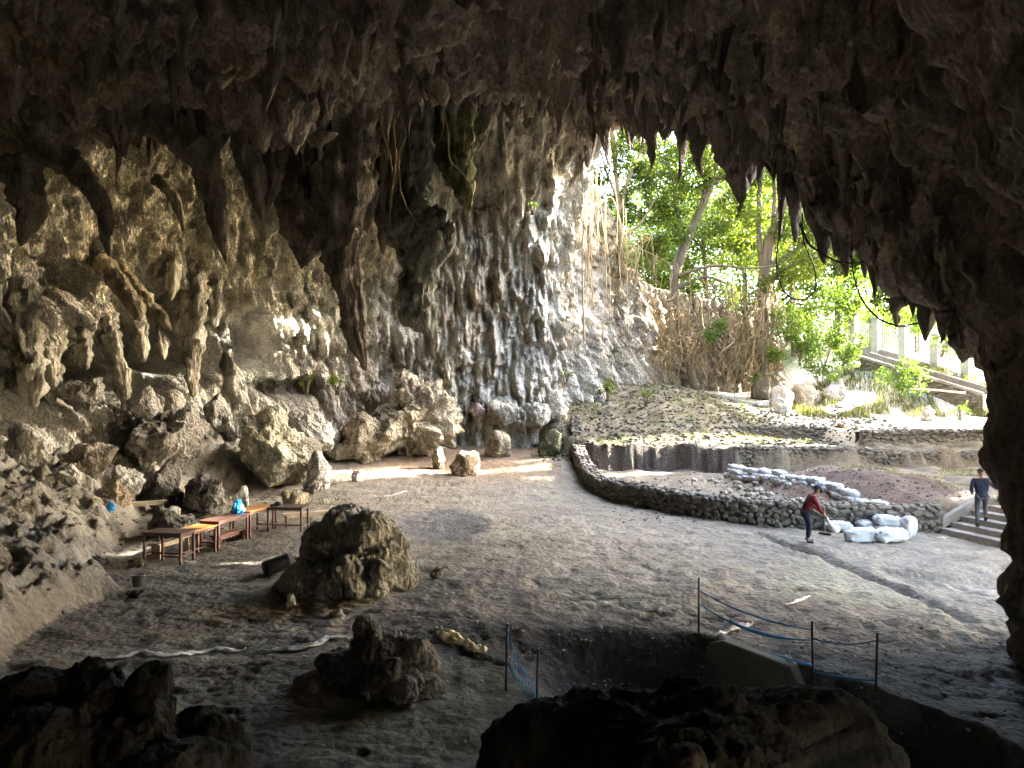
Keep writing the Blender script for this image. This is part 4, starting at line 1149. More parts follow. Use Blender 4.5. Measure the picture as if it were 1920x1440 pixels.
def stone_run(name, pts, z0f, z1f, size, label, group, max_parts=300, thick=.55, seed=0, top=True, sizevar=.5, inward=1.0):
    """a dry-stone wall along pts (plan polyline); stones sit proud of a rough earth core"""
    rs = np.random.RandomState(seed)
    pl = resample(np.array(pts, float), .1)
    base = np.array([*pl[len(pl) // 2], 0.0])
    base[2] = z0f(pl[len(pl) // 2][0], pl[len(pl) // 2][1])
    root = empty(name, base, label, "wall", group)
    tg = np.gradient(pl, axis=0); tg /= np.linalg.norm(tg, axis=1)[:, None]
    nb = np.stack([-tg[:, 1], tg[:, 0]], 1) * inward           # towards the retained side
    z0 = np.array([z0f(*q) for q in pl]) - .12
    z1 = np.array([z1f(*q) for q in pl])
    sect = []
    for off, zz_ in ((.09, z0), (.09, z1 - .09), (thick, z1 - .07), (thick, z0)):
        q = pl + nb * off
        sect.append(np.stack([q[:, 0], q[:, 1], zz_], 1))
    Vv = np.stack(sect, 1).reshape(-1, 3)
    Vv = Vv + .03 * np.stack([fbm(Vv * 3 + 1, 2), fbm(Vv * 3 + 5, 2), fbm(Vv * 3 + 9, 2)], 1)
    cc = np.empty((len(Vv), 3)); cc[:] = (.12, .105, .09)
    link("core", mesh_np("core", Vv - base, [grid_faces(len(pl), 4, True)], M['ground'], False, cc), (0, 0, 0), root)
    # stones of the face and of the top
    items = []
    Ls = np.concatenate([[0], np.cumsum(np.linalg.norm(np.diff(pl, axis=0), axis=1))])
    hmax = (z1 - z0).max()
    zc = 0.0
    row = 0
    while zc < hmax:
        h0_ = size * rs.uniform(.75, 1.1)
        s = rs.uniform(0, size)
        while s < Ls[-1]:
            w_ = size * rs.uniform(1 - sizevar, 1 + 1.6 * sizevar)
            sm = s + w_ / 2
            h = h0_ * rs.uniform(.75, 1.3)
            i = min(np.searchsorted(Ls, sm), len(pl) - 1)
            zz_ = z0[i] + zc + h / 2 + rs.uniform(-.06, .06)
            if zz_ < z1[i] - h * .15:
                q = pl[i] + nb[i] * (.07 + rs.uniform(-.04, .03))
                items.append((q[0], q[1], zz_, math.atan2(tg[i, 1], tg[i, 0]), w_ * 1.14, size * 1.2, h * 1.2, rs.randint(9)))
            s += w_ * .98
        zc += h0_ * .9
        row += 1
    if top:
        for off in np.arange(.12, thick + .05, size * .9):
            s = rs.uniform(0, size)
            while s < Ls[-1]:
                w_ = size * rs.uniform(.7, 1.4)
                i = min(np.searchsorted(Ls, s + w_ / 2), len(pl) - 1)
                q = pl[i] + nb[i] * (off + rs.uniform(-.05, .05))
                items.append((q[0], q[1], z1[i] - .04 + rs.uniform(-.03, .05), rs.uniform(0, 6.28), w_ * 1.05, size * rs.uniform(.8, 1.1), size * .7, rs.randint(9)))
                s += w_
    items.sort(key=lambda it: -it[4] * it[6] / (it[0] ** 2 + it[1] ** 2) * (1.0 if it[6] > size * .72 else .6))
    for it in items[:max_parts]:
        o = link("stone", stone_meshes[it[7]][2], (it[0] - base[0], it[1] - base[1], it[2] - base[2]), root, (rs.uniform(-.4, .4), rs.uniform(-.45, .45), it[3] + rs.uniform(-.3, .3) + (math.pi if rs.rand() < .5 else 0)))
        o.scale = (it[4], it[5], it[6])
    rest = items[max_parts:]
    if rest:
        mb = MB()
        for it in rest:
            Vs, Ts, _ = stone_meshes[3 + it[7] % 6]
            a = it[3] + rs.uniform(-.2, .2)
            R = np.array([[math.cos(a), -math.sin(a), 0], [math.sin(a), math.cos(a), 0], [0, 0, 1]])
            b_ = rs.uniform(-.25, .25)
            R = R @ np.array([[1, 0, 0], [0, math.cos(b_), -math.sin(b_)], [0, math.sin(b_), math.cos(b_)]])
            mb.add((Vs * np.array([it[4], it[5], it[6]])) @ R.T + np.array(it[:3]) - base, None, Ts)
        o = link("stonework", mb.mesh("stonework", M['stone'], False), (0, 0, 0), root)
        o['kind'] = "stuff"
    return root

gzf = lambda x, y: gz(x, y - .35)
stone_run("dry_stone_wall", WALL_A, gzf, lambda x, y: max(gz(x, y - .35) + .68, .80 + .02 * math.sin(x * 3)) if x > 3.6 else gz(x - .5, y) + .62, .21, "low curved dry-stone wall sweeping round the sandy enclosure to the steps", "dry stone walls", 300, .6, 1, inward=1.0)
def flat(z):
    return lambda x, y: z
stone_run("dry_stone_wall", [(10.4, 35.75), (12.5, 35.2), (14.4, 34.75), (16.2, 34.5)], flat(.95), flat(1.78), .2, "stone terrace wall directly behind the head of the sandbag row", "dry stone walls", 300, .5, 2)
stone_run("dry_stone_wall", [(16.3, 34.45), (18.4, 34.15), (20.6, 34.0), (22.5, 33.9)], flat(1.0), flat(1.62), .2, "lowest stone terrace wall on the right, beyond the dirt heap", "dry stone walls", 260, .5, 3)
stone_run("dry_stone_wall", [(16.7, 36.4), (19.0, 36.45), (21.5, 36.5), (23.5, 36.5)], flat(1.6), flat(2.50), .22, "tall dark stone terrace wall on the right under the sunlit ground", "dry stone walls", 280, .5, 4)
stone_run("dry_stone_wall", [(9.6, 41.05), (12.0, 41.1), (14.5, 41.05), (17.0, 41.0)], flat(1.75), flat(2.52), .22, "upper stone terrace wall at the edge of the bright ground", "dry stone walls", 280, .5, 5)

# ------------------------------------------------------------------ concrete steps
e0 = np.array([12.95, 22.95]); ed = np.array([.51, -2.07]); ed /= np.linalg.norm(ed); up_ = np.array([-ed[1], ed[0]])
up_ = up_ if up_[0] > 0 else -up_
steps = empty("staircase", (e0[0], e0[1], 0), "concrete stairs beside the end of the curved stone wall, climbing behind the rock pillar", "stairs")
def oriented(mb, s0, s1, u0, u1, z0, z1):
    """box in stair axes: s along the step edge (towards the camera), u up the flight"""
    V = []
    for z in (z0, z1):
        for s, u in ((s0, u0), (s1, u0), (s0, u1), (s1, u1)):
            q = ed * s + up_ * u
            V.append([q[0], q[1], z])
    mb.add(V, [[0, 2, 3, 1], [4, 5, 7, 6], [0, 1, 5, 4], [2, 6, 7, 3], [0, 4, 6, 2], [1, 3, 7, 5]])
for k in range(6):
    mb = MB()
    oriented(mb, 0 if k == 0 else .02, 2.5 if k else 2.6, k * .36, k * .36 + (.62 if k < 5 else 2.5), -.25 if k == 0 else k * .17 - .12, (k + 1) * .17)
    st = link("step", mb.mesh("step", M['concrete']), (0, 0, 0), steps)
    bv = st.modifiers.new("bevel", 'BEVEL'); bv.width = .018; bv.segments = 2
mb = MB()
Vs = []
for s in (-.2, .0):
    for u, z in ((.1, .15), (.1, .42), (2.0, 1.32), (2.0, .9)):
        q = ed * s + up_ * u
        Vs.append([q[0], q[1], z])
mb.add(Vs, [[0, 1, 2, 3], [7, 6, 5, 4], [0, 4, 5, 1], [1, 5, 6, 2], [2, 6, 7, 3], [3, 7, 4, 0]])
link("stringer", mb.mesh("stringer", M['concrete']), (0, 0, 0), steps)

# ------------------------------------------------------------------ sandbags and sacks
def bag_mesh(seed, L_=.62, W_=.4, Hh=.2, neck=False):
    rs = np.random.RandomState(seed)
    d, Q = quadsphere(16)
    e = np.sign(d) * np.abs(d) ** .5
    V = e / np.maximum(np.abs(e).max(), 1e-6)
    V = V * np.array([L_ / 2, W_ / 2, Hh / 2])
    x = V[:, 0] / (L_ / 2)
    V[:, 1] *= 1 - .22 * np.abs(x) ** 3 + .05 * np.sin(x * 5 + seed)
    V[:, 2] *= 1 - .35 * np.abs(x) ** 4
    V[:, 2] -= .12 * Hh * x * rs.uniform(-1, 1)
    w_ = V * 7 + seed * 5
    V = V + d * (.03 * fbm(w_, 3) + .07 * (billow(w_ * np.array([.7, 1.5, 1.5]), 3) - .3))[:, None]
    if neck:
        k = x < -.75
        V[k, 1] *= .55; V[k, 2] *= .6
    V[:, 2] -= V[:, 2].min()
    return mesh_np("sandbag", V, Q, M['sack'], True)
bags = [bag_mesh(k, .70, .40, .21) for k in range(6)]
A_, B_ = np.array([9.75, 33.4]), np.array([11.7, 24.25])
rs = np.random.RandomState(5)
dirr = (B_ - A_); LL = np.linalg.norm(dirr); dirr /= LL
nrm2 = np.array([-dirr[1], dirr[0]])
heights = [3, 3, 3, 3, 3, 2, 3, 2, 2, 2, 2, 2, 2, 1, 1, 1]
bag_n = 0
for i, hgt in enumerate(heights):
    f = i / (len(heights) - 1)
    q = A_ + dirr * (f * LL)
    zb = gz(q[0] - .6, q[1]) - .02
    for k in range(hgt):
        s = dirr * (rs.uniform(-.12, .12) + (.3 if k % 2 else 0)) + nrm2 * (rs.uniform(-.06, .06) - .10 * (hgt - 1 - k))
        yaw = math.atan2(dirr[1], dirr[0]) + rs.uniform(-.22, .22)
        o = link("sandbag", bags[rs.randint(6)], (q[0] + s[0], q[1] + s[1], zb + k * .165), None, (rs.uniform(-.1, .1), rs.uniform(-.1, .1) + .02, yaw))
        lab = "white sandbag stacked in the long row running up to the terrace wall"
        grp = "sandbags of the long row"
        if i == len(heights) - 1:
            lab = "last white sandbag at the low near end of the row"; grp = None
        elif i == 0 and k == hgt - 1:
            lab = "white sandbag topmost at the far end of the row"; grp = None
        tag(o, lab, "sandbag", grp)
        bag_n += 1
x, d, z = on_floor(1668, 948, .8)
o = link("sandbag", bags[3], (x, d, z - .08), None, (.1, 0, .4)); o.scale = (.6, .6, .6)
tag(o, "half buried scrap of white sandbag beyond the near end of the row", "sandbag")

def sack(px, row, L_, W_, Hh, yaw, label, seed, z=0.0, roll=0.0, stand=False):
    x, d, zz_ = on_floor(px, row)
    o = link("sack", bag_mesh(seed, L_, W_, Hh), (x, d + W_ * .3, zz_ + z - .015), None, (roll, 0, yaw))
    if stand:
        o.rotation_euler = (0, math.radians(90), yaw)
        o.location.z = zz_ + L_ / 2 - .02
        o.location.x -= Hh / 2
    seam = MB()
    e_ = L_ / 2 * .97
    seam.tube([(e_, -W_ * .36, Hh * .40), (e_ + .035, -W_ * .12, Hh * .46), (e_ + .03, W_ * .12, Hh * .44), (e_, W_ * .34, Hh * .40)], [.012, .022, .02, .012], 6)
    link("seam", seam.mesh("seam", M['sack'], True), (0, 0, 0), o)
    return tag(o, label, "sack")
sack(1576, 999, .78, .42, .28, -.08, "pale sack whose loose neck the bent worker is holding", 20)
sack(1618, 1017, .86, .46, .36, -.12, "front left white sack lying on the floor before the wall", 21)
sack(1674, 1018, .90, .46, .36, .03, "front right white sack, with a yellowish patch", 22)
sack(1627, 997, .55, .4, .3, .1, "small greyish sack half hidden behind the front left sack", 23)
sack(1668, 1000, .84, .44, .34, .0, "white sack lying on top of the back row against the wall", 24, z=.16)
sack(1664, 1000, .8, .44, .18, .0, "flattened sack under the top one of the back row", 26, z=.0)
sack(1706, 1011, .66, .36, .38, .2, "white sack standing upright at the right end of the group", 25, stand=True)

# ------------------------------------------------------------------ tables and benches
def table(center, yaw, L_, W_, top_mat, leg_mat, label, cat="table", h=.74, shelf=None, overhang=.06, name="table", group="tables standing in a row", bars=True):
    x, y = center
    t = empty(name, (x, y, gz(x, y)), label, cat, group, yaw)
    mb = MB(); mb.box(-L_ / 2, L_ / 2, -W_ / 2, W_ / 2, h - .03, h)
    o = link("tabletop", mb.mesh("tabletop", M[top_mat]), (0, 0, 0), t)
    b = o.modifiers.new("bevel", 'BEVEL'); b.width = .006; b.segments = 2
    lx, ly = L_ / 2 - overhang, W_ / 2 - overhang
    mb = MB()
    mb.box(-lx, lx, -ly - .012, -ly + .012, h - .10, h - .032).box(-lx, lx, ly - .012, ly + .012, h - .10, h - .032)
    mb.box(-lx - .012, -lx + .012, -ly + .014, ly - .014, h - .10, h - .032).box(lx - .012, lx + .012, -ly + .014, ly - .014, h - .10, h - .032)
    link("apron", mb.mesh("apron", M[leg_mat]), (0, 0, 0), t)
    for sx in (-1, 1):
        for sy in (-1, 1):
            mb = MB(); mb.box(sx * lx - .026, sx * lx + .026, sy * ly - .026, sy * ly + .026, -.06, h - .033)
            lg = link("leg", mb.mesh("leg", M[leg_mat]), (0, 0, 0), t)
    if bars:
        for sx in (-1, 1):
            mb = MB(); mb.box(sx * lx - .014, sx * lx + .014, -ly + .028, ly - .028, .13, .17)
            link("stretcher", mb.mesh("stretcher", M[leg_mat]), (0, 0, 0), t)
        mb = MB(); mb.box(-lx + .02, lx - .02, -.02, .02, .135, .175) if not shelf else mb.box(-lx + .02, lx - .02, -.1, .1, .172, .195)
        link("footrest", mb.mesh("footrest", M[shelf or leg_mat]), (0, 0, 0), t)
    return t
row_dir = math.atan2(2.75, .70)
# front right legs of the row, measured on the floor
def rowpt(px, row):
    x, d, z = on_floor(px, row); return np.array([x, d])
u_ = np.array([math.cos(row_dir), math.sin(row_dir)]); vL = np.array([-u_[1], u_[0]])
pR = rowpt(397, 1036)
lenT = [1.5, 1.45, 1.35]
cur = pR + u_ * (-1.25)
cents = []
for k, Lk in enumerate(lenT):
    c_ = cur + u_ * (Lk / 2) + vL * .30
    cents.append(c_)
    cur = cur + u_ * (Lk + .02)
table(cents[0], row_dir, lenT[0], .66, 'orange', 'redwood', "orange topped table nearest in the row, meeting the dark crosswise table")
table(cents[1], row_dir, lenT[1], .66, 'redwood', 'redwood', "red brown table in the middle of the row carrying a blue bag", h=.75)
table(cents[2], row_dir, lenT[2], .66, 'orange', 'redwood', "orange topped table farthest in the row, behind the blue bag")
tA = rowpt(333, 1059)
cA = tA + np.array([-.36, .33])
table(cA, row_dir - math.pi / 2 + .08, 1.12, .68, 'brown', 'brown', "dark purple brown table set crosswise at the near end of the row")
tB = rowpt(536, 999)
table(tB + np.array([-.08, .5]), row_dir - math.pi / 2 + .15, 1.15, .68, 'brown', 'brown', "dark table set crosswise at the far end of the row")

def bench(center, yaw, L_, mat, label, h=.45, W_=.3, z=None, group="wooden benches"):
    x, y = center
    t = empty("bench", (x, y, gz(x, y) if z is None else z), label, "bench", group, yaw)
    mb = MB(); mb.box(-L_ / 2, L_ / 2, -W_ / 2, W_ / 2, h - .04, h)
    o = link("seat", mb.mesh("seat", M[mat]), (0, 0, 0), t)
    for sx in (-1, 1):
        mb = MB(); x0 = sx * (L_ / 2 - .12)
        mb.box(x0 - .02, x0 + .02, -W_ / 2 + .02, W_ / 2 - .02, -.08, h - .042)
        link("leg", mb.mesh("leg", M[mat]), (0, 0, 0), t)
    mb = MB(); mb.box(-L_ / 2 + .142, L_ / 2 - .142, -.015, .015, h - .16, h - .042)
    link("rail", mb.mesh("rail", M[mat]), (0, 0, 0), t)
    return t
x, d, z = on_floor(240, 957, .4)
x2, d2, z2 = on_floor(290, 946, .4)
bq = np.array([-12.85, 26.6])
bz = bench(tuple(bq), .62, 1.35, 'palewood', "pale bench standing alone among the boulders, left of the tables", h=.47)
bench(tuple(np.array(tB) + np.array([.25, 1.35])), .55, 1.5, 'palewood', "pale bench behind the dark table at the far end of the row")
bench(tuple(cents[0] + vL * .62 + u_ * .05), row_dir, 1.35, 'palewood', "pale bench behind the nearest orange table")
bench(tuple(cents[1] - vL * .05 + u_ * .1), row_dir, 1.3, 'redwood', "low red brown bench pushed under the middle table", h=.3)

def plastic_bag(x, y, z, s, label, seed):
    d, Q = quadsphere(12)
    V = d * np.array([.15, .12, .15])
    V = V + d * (.05 * fbm(d * 2.5 + seed, 3) + .05 * (billow(d * 2.5 + seed, 2) - .3))[:, None]
    V[:, 2] = np.where(V[:, 2] < -.1, -.1, V[:, 2])
    up2 = V[:, 2] > .06
    V[up2, :2] *= .6
    V[up2, 2] += .06 + .05 * np.sin(9 * np.arctan2(d[up2, 1], d[up2, 0]))
    V[:, 2] += .1
    o = link("plastic_bag", mesh_np("plastic_bag", V * s, Q, M['blue'], True), (x, y, z))
    return tag(o, label, "bag")
q = cents[1] + u_ * .62
plastic_bag(q[0], q[1], gz(*cents[1]) + .752, 1.15, "bright blue plastic bag standing on the tables", 1)
x, d, z = on_floor(208, 952, .5)
plastic_bag(x, d, z, .8, "small blue plastic bag on the ground left of the pale bench", 2)
# dark cap and cloth on the far table
q = np.array(tB) + np.array([-.42, .55])
dq, Qq = quadsphere(8)
Vq = dq * np.array([.12, .1, .11]); Vq[:, 2] = np.maximum(Vq[:, 2], -.01) + .01
br = MB().add(Vq, Qq)
br.tube([(-.06, -.05, .012), (-.12, -.12, .012), (-.2, -.15, .010)], [.05, .05, .02], 6)
o = link("cap", br.mesh("cap", M['navy'], True), (q[0], q[1], gz(*q) + .742)); tag(o, "dark cap left on the far end table", "cap")

# ------------------------------------------------------------------ small things on the floor
# bucket
x, d, z = on_floor(259, 1100)
bk = empty("bucket", (x, d, z), "grey bucket standing on the floor beside a dark flat rock", "bucket")
def lathe(prof, n=20):
    prof = np.array(prof, float); a = np.linspace(0, 2 * np.pi, n, endpoint=False)
    V = np.stack([prof[:, None, 0] * np.cos(a), prof[:, None, 0] * np.sin(a), np.repeat(prof[:, 1:2], n, 1)], -1).reshape(-1, 3)
    return V, grid_faces(len(prof), n, True)
Vv, Qq = lathe([(.001, .02), (.10, .015), (.10, .0), (.105, .0), (.135, .25), (.145, .25), (.145, .265), (.13, .265), (.098, .03), (.001, .03)])
link("shell", mesh_np("shell", Vv, Qq, M['greyplastic'], True), (0, 0, 0), bk)
hb = MB().tube([(math.cos(a) * .14, math.sin(a) * .02 - .10 * math.sin(a), .25 - .06 * math.sin(a)) for a in np.linspace(0, math.pi, 14)], .005, 5)
link("handle", hb.mesh("handle", M['wire'], True), (0, 0, 0), bk)
# black drum leaning on the stalagmite
x, d, z = on_floor(492, 1083)
a0 = np.array([x, d + .1, z + .17]); a1 = np.array(P(545, 1050, d + .45)); a1[2] = max(a1[2], z + .3)
dr = empty("barrel", (x, d, z), "black barrel lying tilted against the left side of the big stalagmite", "barrel")
ax_ = a1 - a0
pts = [a0 - np.array([x, d, z]) + ax_ * t for t in np.linspace(0, 1, 9)]
mb = MB().tube(pts, [.17, .185, .18, .18, .19, .18, .18, .185, .17], 20)
link("body", mb.mesh("body", M['black'], True), (0, 0, 0), dr)
mb = MB().tube([pts[-1] + ax_ * .02, pts[-1] + ax_ * .03], [.17, .16], 20)
link("lid", mb.mesh("lid", M['black'], True), (0, 0, 0), dr)
# white plank on the black rock, white card
q0 = P(82, 1057, 18.45); q1 = P(122, 1036, 18.8)
mb = MB().tube([q0, (q0 + q1) / 2 + [0, 0, .03], q1], [.05, .06, .04], 4)
put("plank", mb, M['palewood'], None, q0); tag(bpy.data.objects["plank"], "broken pale plank lying on the black flat rock", "plank")
x, d, z = on_floor(178, 1078)
mb = MB(); mb.box(-.055, .055, -.006, .006, -.02, .15)
o = link("card", mb.mesh("card", M['white']), (x, d, z), None, (.5, 0, .25)); tag(o, "small white card lying by the black rocks", "card")

def strip(name, pix, wd, label, mat='cloth', seed=0, hump=.06):
    pts = np.array([on_floor(a, b) for a, b in pix])
    c_ = resample(pts, .05)
    t = np.gradient(c_[:, :2], axis=0); t /= np.linalg.norm(t, axis=1)[:, None]
    nn = np.stack([-t[:, 1], t[:, 0]], 1)
    m = 9
    k = np.linspace(-1, 1, m)
    wv = wd * (1 + .55 * fbm(np.stack([c_[:, 0] * 1.3, c_[:, 1] * 1.3, np.full(len(c_), seed * 3.0)], 1), 2))
    wv *= np.clip(np.minimum(np.arange(len(c_)), np.arange(len(c_))[::-1]) / 4.0, .25, 1)
    XY = c_[:, None, :2] + nn[:, None] * (wv[:, None] * k)[..., None]
    XY = XY.reshape(-1, 2)
    zz_ = ground_z(XY[:, 0], XY[:, 1])
    p3 = np.stack([XY[:, 0], XY[:, 1], np.full(len(XY), seed * 1.0)], 1)
    zz_ = zz_ + .018 + hump * np.abs(fbm(p3 * np.array([7, 7, 1]), 3)) * np.tile(np.sqrt(1.05 - k * k), len(c_))
    Vv = np.stack([XY[:, 0], XY[:, 1], zz_], 1)
    base = c_[len(c_) // 2]
    o = link(name, mesh_np(name, Vv - base, grid_faces(len(c_), m), M[mat], True), base)
    so = o.modifiers.new("thickness", 'SOLIDIFY'); so.thickness = .008
    return tag(o, label, "cloth")
strip("cloth_strip", [(190, 1238), (225, 1236), (262, 1226), (310, 1233), (365, 1226), (410, 1219), (460, 1221)], .085, "long dirty white cloth strip twisted across the floor on the left", seed=1)
strip("cloth_strip", [(494, 1223), (540, 1220), (590, 1212), (615, 1198), (655, 1202)], .075, "shorter white cloth strip behind the knob headed stalagmite", seed=2)
strip("cloth_strip", [(818, 1180), (835, 1188), (856, 1204), (880, 1214), (912, 1228)], .14, "yellowish crumpled cloth on the floor left of the pit posts", mat='yellowcloth', seed=3, hump=.12)
strip("cloth_strip", [(1338, 1198), (1362, 1187), (1382, 1179), (1412, 1170)], .07, "white crumpled cloth at the corner of the pit wall", seed=4, hump=.1)
strip("cloth_strip", [(1474, 1252), (1485, 1252), (1500, 1254)], .06, "small white rag on the edge of the pit wall", seed=5, hump=.1)
strip("cloth_strip", [(1470, 1138), (1492, 1130), (1518, 1120)], .03, "thin white cloth strip on the floor beyond the blue tapes", seed=6, hump=.04)
strip("cloth_strip", [(760, 1160), (780, 1159), (796, 1161)], .03, "thin white cord scrap on the floor behind the knob headed stalagmite", seed=7, hump=.03)
strip("cloth_strip", [(680, 929), (720, 931), (765, 922)], .035, "thin white strip on the far floor right of the tables", seed=8, hump=.03)

# ------------------------------------------------------------------ dig: concrete lining, posts and tape
ex = np.array([1.95, -3.0]) / math.hypot(1.95, 3.0)
pn_ = np.array([-ex[1], ex[0]])          # away from the pit
pn_ = pn_ if pn_[0] > 0 else -pn_
w0 = np.array([3.42, 13.2])
mb = MB()
prof = [(0.15, -1.5), (.0, -.05), (.35, .05), (1.55, .03), (2.6, -.02), (3.3, -.08)]
Vv = []
for off in (-.14, .04):
    for s in (0, 3.3):
        pass
topz = [(-.05, -.45), (.12, -.06), (.4, .05), (1.0, .04), (1.75, .02), (1.95, -.25)]
front, back = [], []
for s, z in topz:
    q = w0 + ex * s - pn_ * .12; front.append([q[0], q[1], z])
    q = w0 + ex * s + pn_ * .10; back.append([q[0], q[1], z])
fb = [[a, b, -1.6] for a, b, _ in front]; bb = [[a, b, -1.6] for a, b, _ in back]
n_ = len(topz)
Vv = np.array(front + back + fb + bb)
Qs = []
for i in range(n_ - 1):
    Qs += [[i, i + 1, n_ + i + 1, n_ + i], [2 * n_ + i, 2 * n_ + i + 1, i + 1, i], [n_ + i, n_ + i + 1, 3 * n_ + i + 1, 3 * n_ + i]]
Qs += [[0, n_, 3 * n_, 2 * n_], [2 * n_ - 1, n_ - 1, 3 * n_ - 1, 4 * n_ - 1]]
base = np.array([*w0, 0])
o = link("pit_wall", mesh_np("pit_wall", Vv - base, np.array(Qs), M['pitcrete'], False), base)
bv = o.modifiers.new("bevel", 'BEVEL'); bv.width = .03; bv.segments = 2
tag(o, "muddy grey concrete slab lining the right side of the dug pit", "wall")

posts = {}
def post(px, rt, rb, key, label):
    x, d, z = on_floor(px, rb)
    hh = (rb - rt) * d / F
    dz = P(px, rb, d)[2]
    lean = random.uniform(-.03, .03)
    mb = MB().tube([(0, 0, -.15), (lean * .5, 0, hh * .5), (lean, 0, hh)], .017, 8)
    mb.tube([(lean, 0, hh - .004), (lean, 0, hh + .006)], .02, 8)
    o = link("post", mb.mesh("post", M['post'], True), (x, d, z))
    posts[key] = np.array([x + lean, d, z + hh])
    return tag(o, label, "post", "thin posts around the dug pit")
post(948, 1170, 1294, 'a', "thin dark post left of the pit, the taller of two joined by blue netting")
post(1006, 1217, 1312, 'b', "thin dark post right above the long black ridge")
post(1310, 1084, 1187, 'c', "thin dark post at the far corner of the pit")
post(1524, 1159, 1256, 'd', "thin dark post beside the white rag on the pit wall")
post(1642, 1187, 1291, 'e', "thin dark post farthest right, on the dark gravel")
def rope(pts, r, label, name="tape", cat="tape", mat='rope', sag=.0, flat_=1.0):
    pts = np.array(pts, float)
    c_ = catmull(pts, 24)
    b = c_[0].copy()
    V, Q, T = tube(c_ - b, r, 6)
    o = link(name, mesh_np(name, V, [Q, T], M[mat], True), b)
    return tag(o, label, cat)
def line(a, b, fa, fb_, sag, n=7):
    pa = a - np.array([0, 0, fa]); pb = b - np.array([0, 0, fb_])
    return [pa + (pb - pa) * t - np.array([0, 0, sag * 4 * t * (1 - t)]) for t in np.linspace(0, 1, n)]
rope(line(posts['c'], posts['d'], .22, .12, .1), [.008 + .010 * math.sin(math.pi * t) for t in np.linspace(0, 1, 24)], "upper blue tape sagging between the far post and the white rag post")
rope(line(posts['c'], posts['d'], .45, .28, .16), [.008 + .028 * math.sin(math.pi * t) ** 2 for t in np.linspace(0, 1, 24)], "lower wider blue tape sagging between the far post and the white rag post")
rope(line(posts['d'], posts['e'], .25, .1, .07), .012, "blue tape between the two posts on the right")
rope(line(posts['d'], posts['e'], .75, .68, .02), [.006 + .02 * t for t in np.linspace(0, 1, 24)], "low blue tape lying near the ground between the two right posts")
q = posts['d'] - np.array([0, 0, .66])
rope([q + np.array([-.6, .2, .12]), q + np.array([-.3, .1, .06]), q], [.006 + .014 * t for t in np.linspace(0, 1, 24)], "torn end of blue tape tied to the white rag post")
# netting of blue cord between the two left posts
net = empty("netting", posts['a'] - np.array([0, 0, .05]), "slack blue cord netting hanging between the two left posts", "netting")
for k, (fa, fb_, sg) in enumerate([(.06, .42, .22), (.12, .5, .12), (.5, .55, .12), (.5, .62, .05), (.62, .66, .16)]):
    c_ = catmull(np.array(line(posts['a'], posts['b'], fa, fb_, sg)), 20) - np.array(net.location)
    V, Q, T = tube(c_, .0055, 5)
    link("cord", mesh_np("cord", V, [Q, T], M['rope'], True), (0, 0, 0), net)
for k in range(7):
    t = .12 + .12 * k
    pa = np.array(line(posts['a'], posts['b'], .06, .42, .22, 40))[int(t * 39)]; pb = np.array(line(posts['a'], posts['b'], .62, .66, .16, 40))[int(min(t + .08, .99) * 39)]
    V, Q, T = tube(np.array([pa, (pa + pb) / 2 + [.02, 0, 0], pb]) - np.array(net.location), .004, 5)
    link("cord", mesh_np("cord", V, [Q, T], M['rope'], True), (0, 0, 0), net)

# ------------------------------------------------------------------ people
def skin_mesh(nodes, edges, mat, root=0, sub=2):
    """nodes: (x,y,z,rx[,ry]) ; one continuous skinned surface"""
    me = bpy.data.meshes.new("skeleton")
    me.from_pydata([n_[:3] for n_ in nodes], edges, [])
    o = bpy.data.objects.new("skeleton", me)
    col.objects.link(o)
    md = o.modifiers.new("skin", 'SKIN')
    md.use_smooth_shade = True
    sv = me.skin_vertices[0].data
    for i, n_ in enumerate(nodes):
        r = n_[3]
        sv[i].radius = (r, n_[4] if len(n_) > 4 else r)
        sv[i].use_root = (i == root)
    ss = o.modifiers.new("subd", 'SUBSURF'); ss.levels = sub; ss.render_levels = sub
    dg = bpy.context.evaluated_depsgraph_get()
    new = bpy.data.meshes.new_from_object(o.evaluated_get(dg))
    bpy.data.objects.remove(o); bpy.data.meshes.remove(me)
    new.materials.clear(); new.materials.append(mat)
    new.polygons.foreach_set("use_smooth", np.ones(len(new.polygons), bool))
    return new

def join_into(me, pieces):
    bm = bmesh.new(); bm.from_mesh(me)
    for V, Q in pieces:
        vs = [bm.verts.new(v) for v in V]
        for f in Q:
            try:
                fc = bm.faces.new([vs[i] for i in f]); fc.smooth = True
            except ValueError:
                pass
    bm.to_mesh(me); bm.free()
    return me

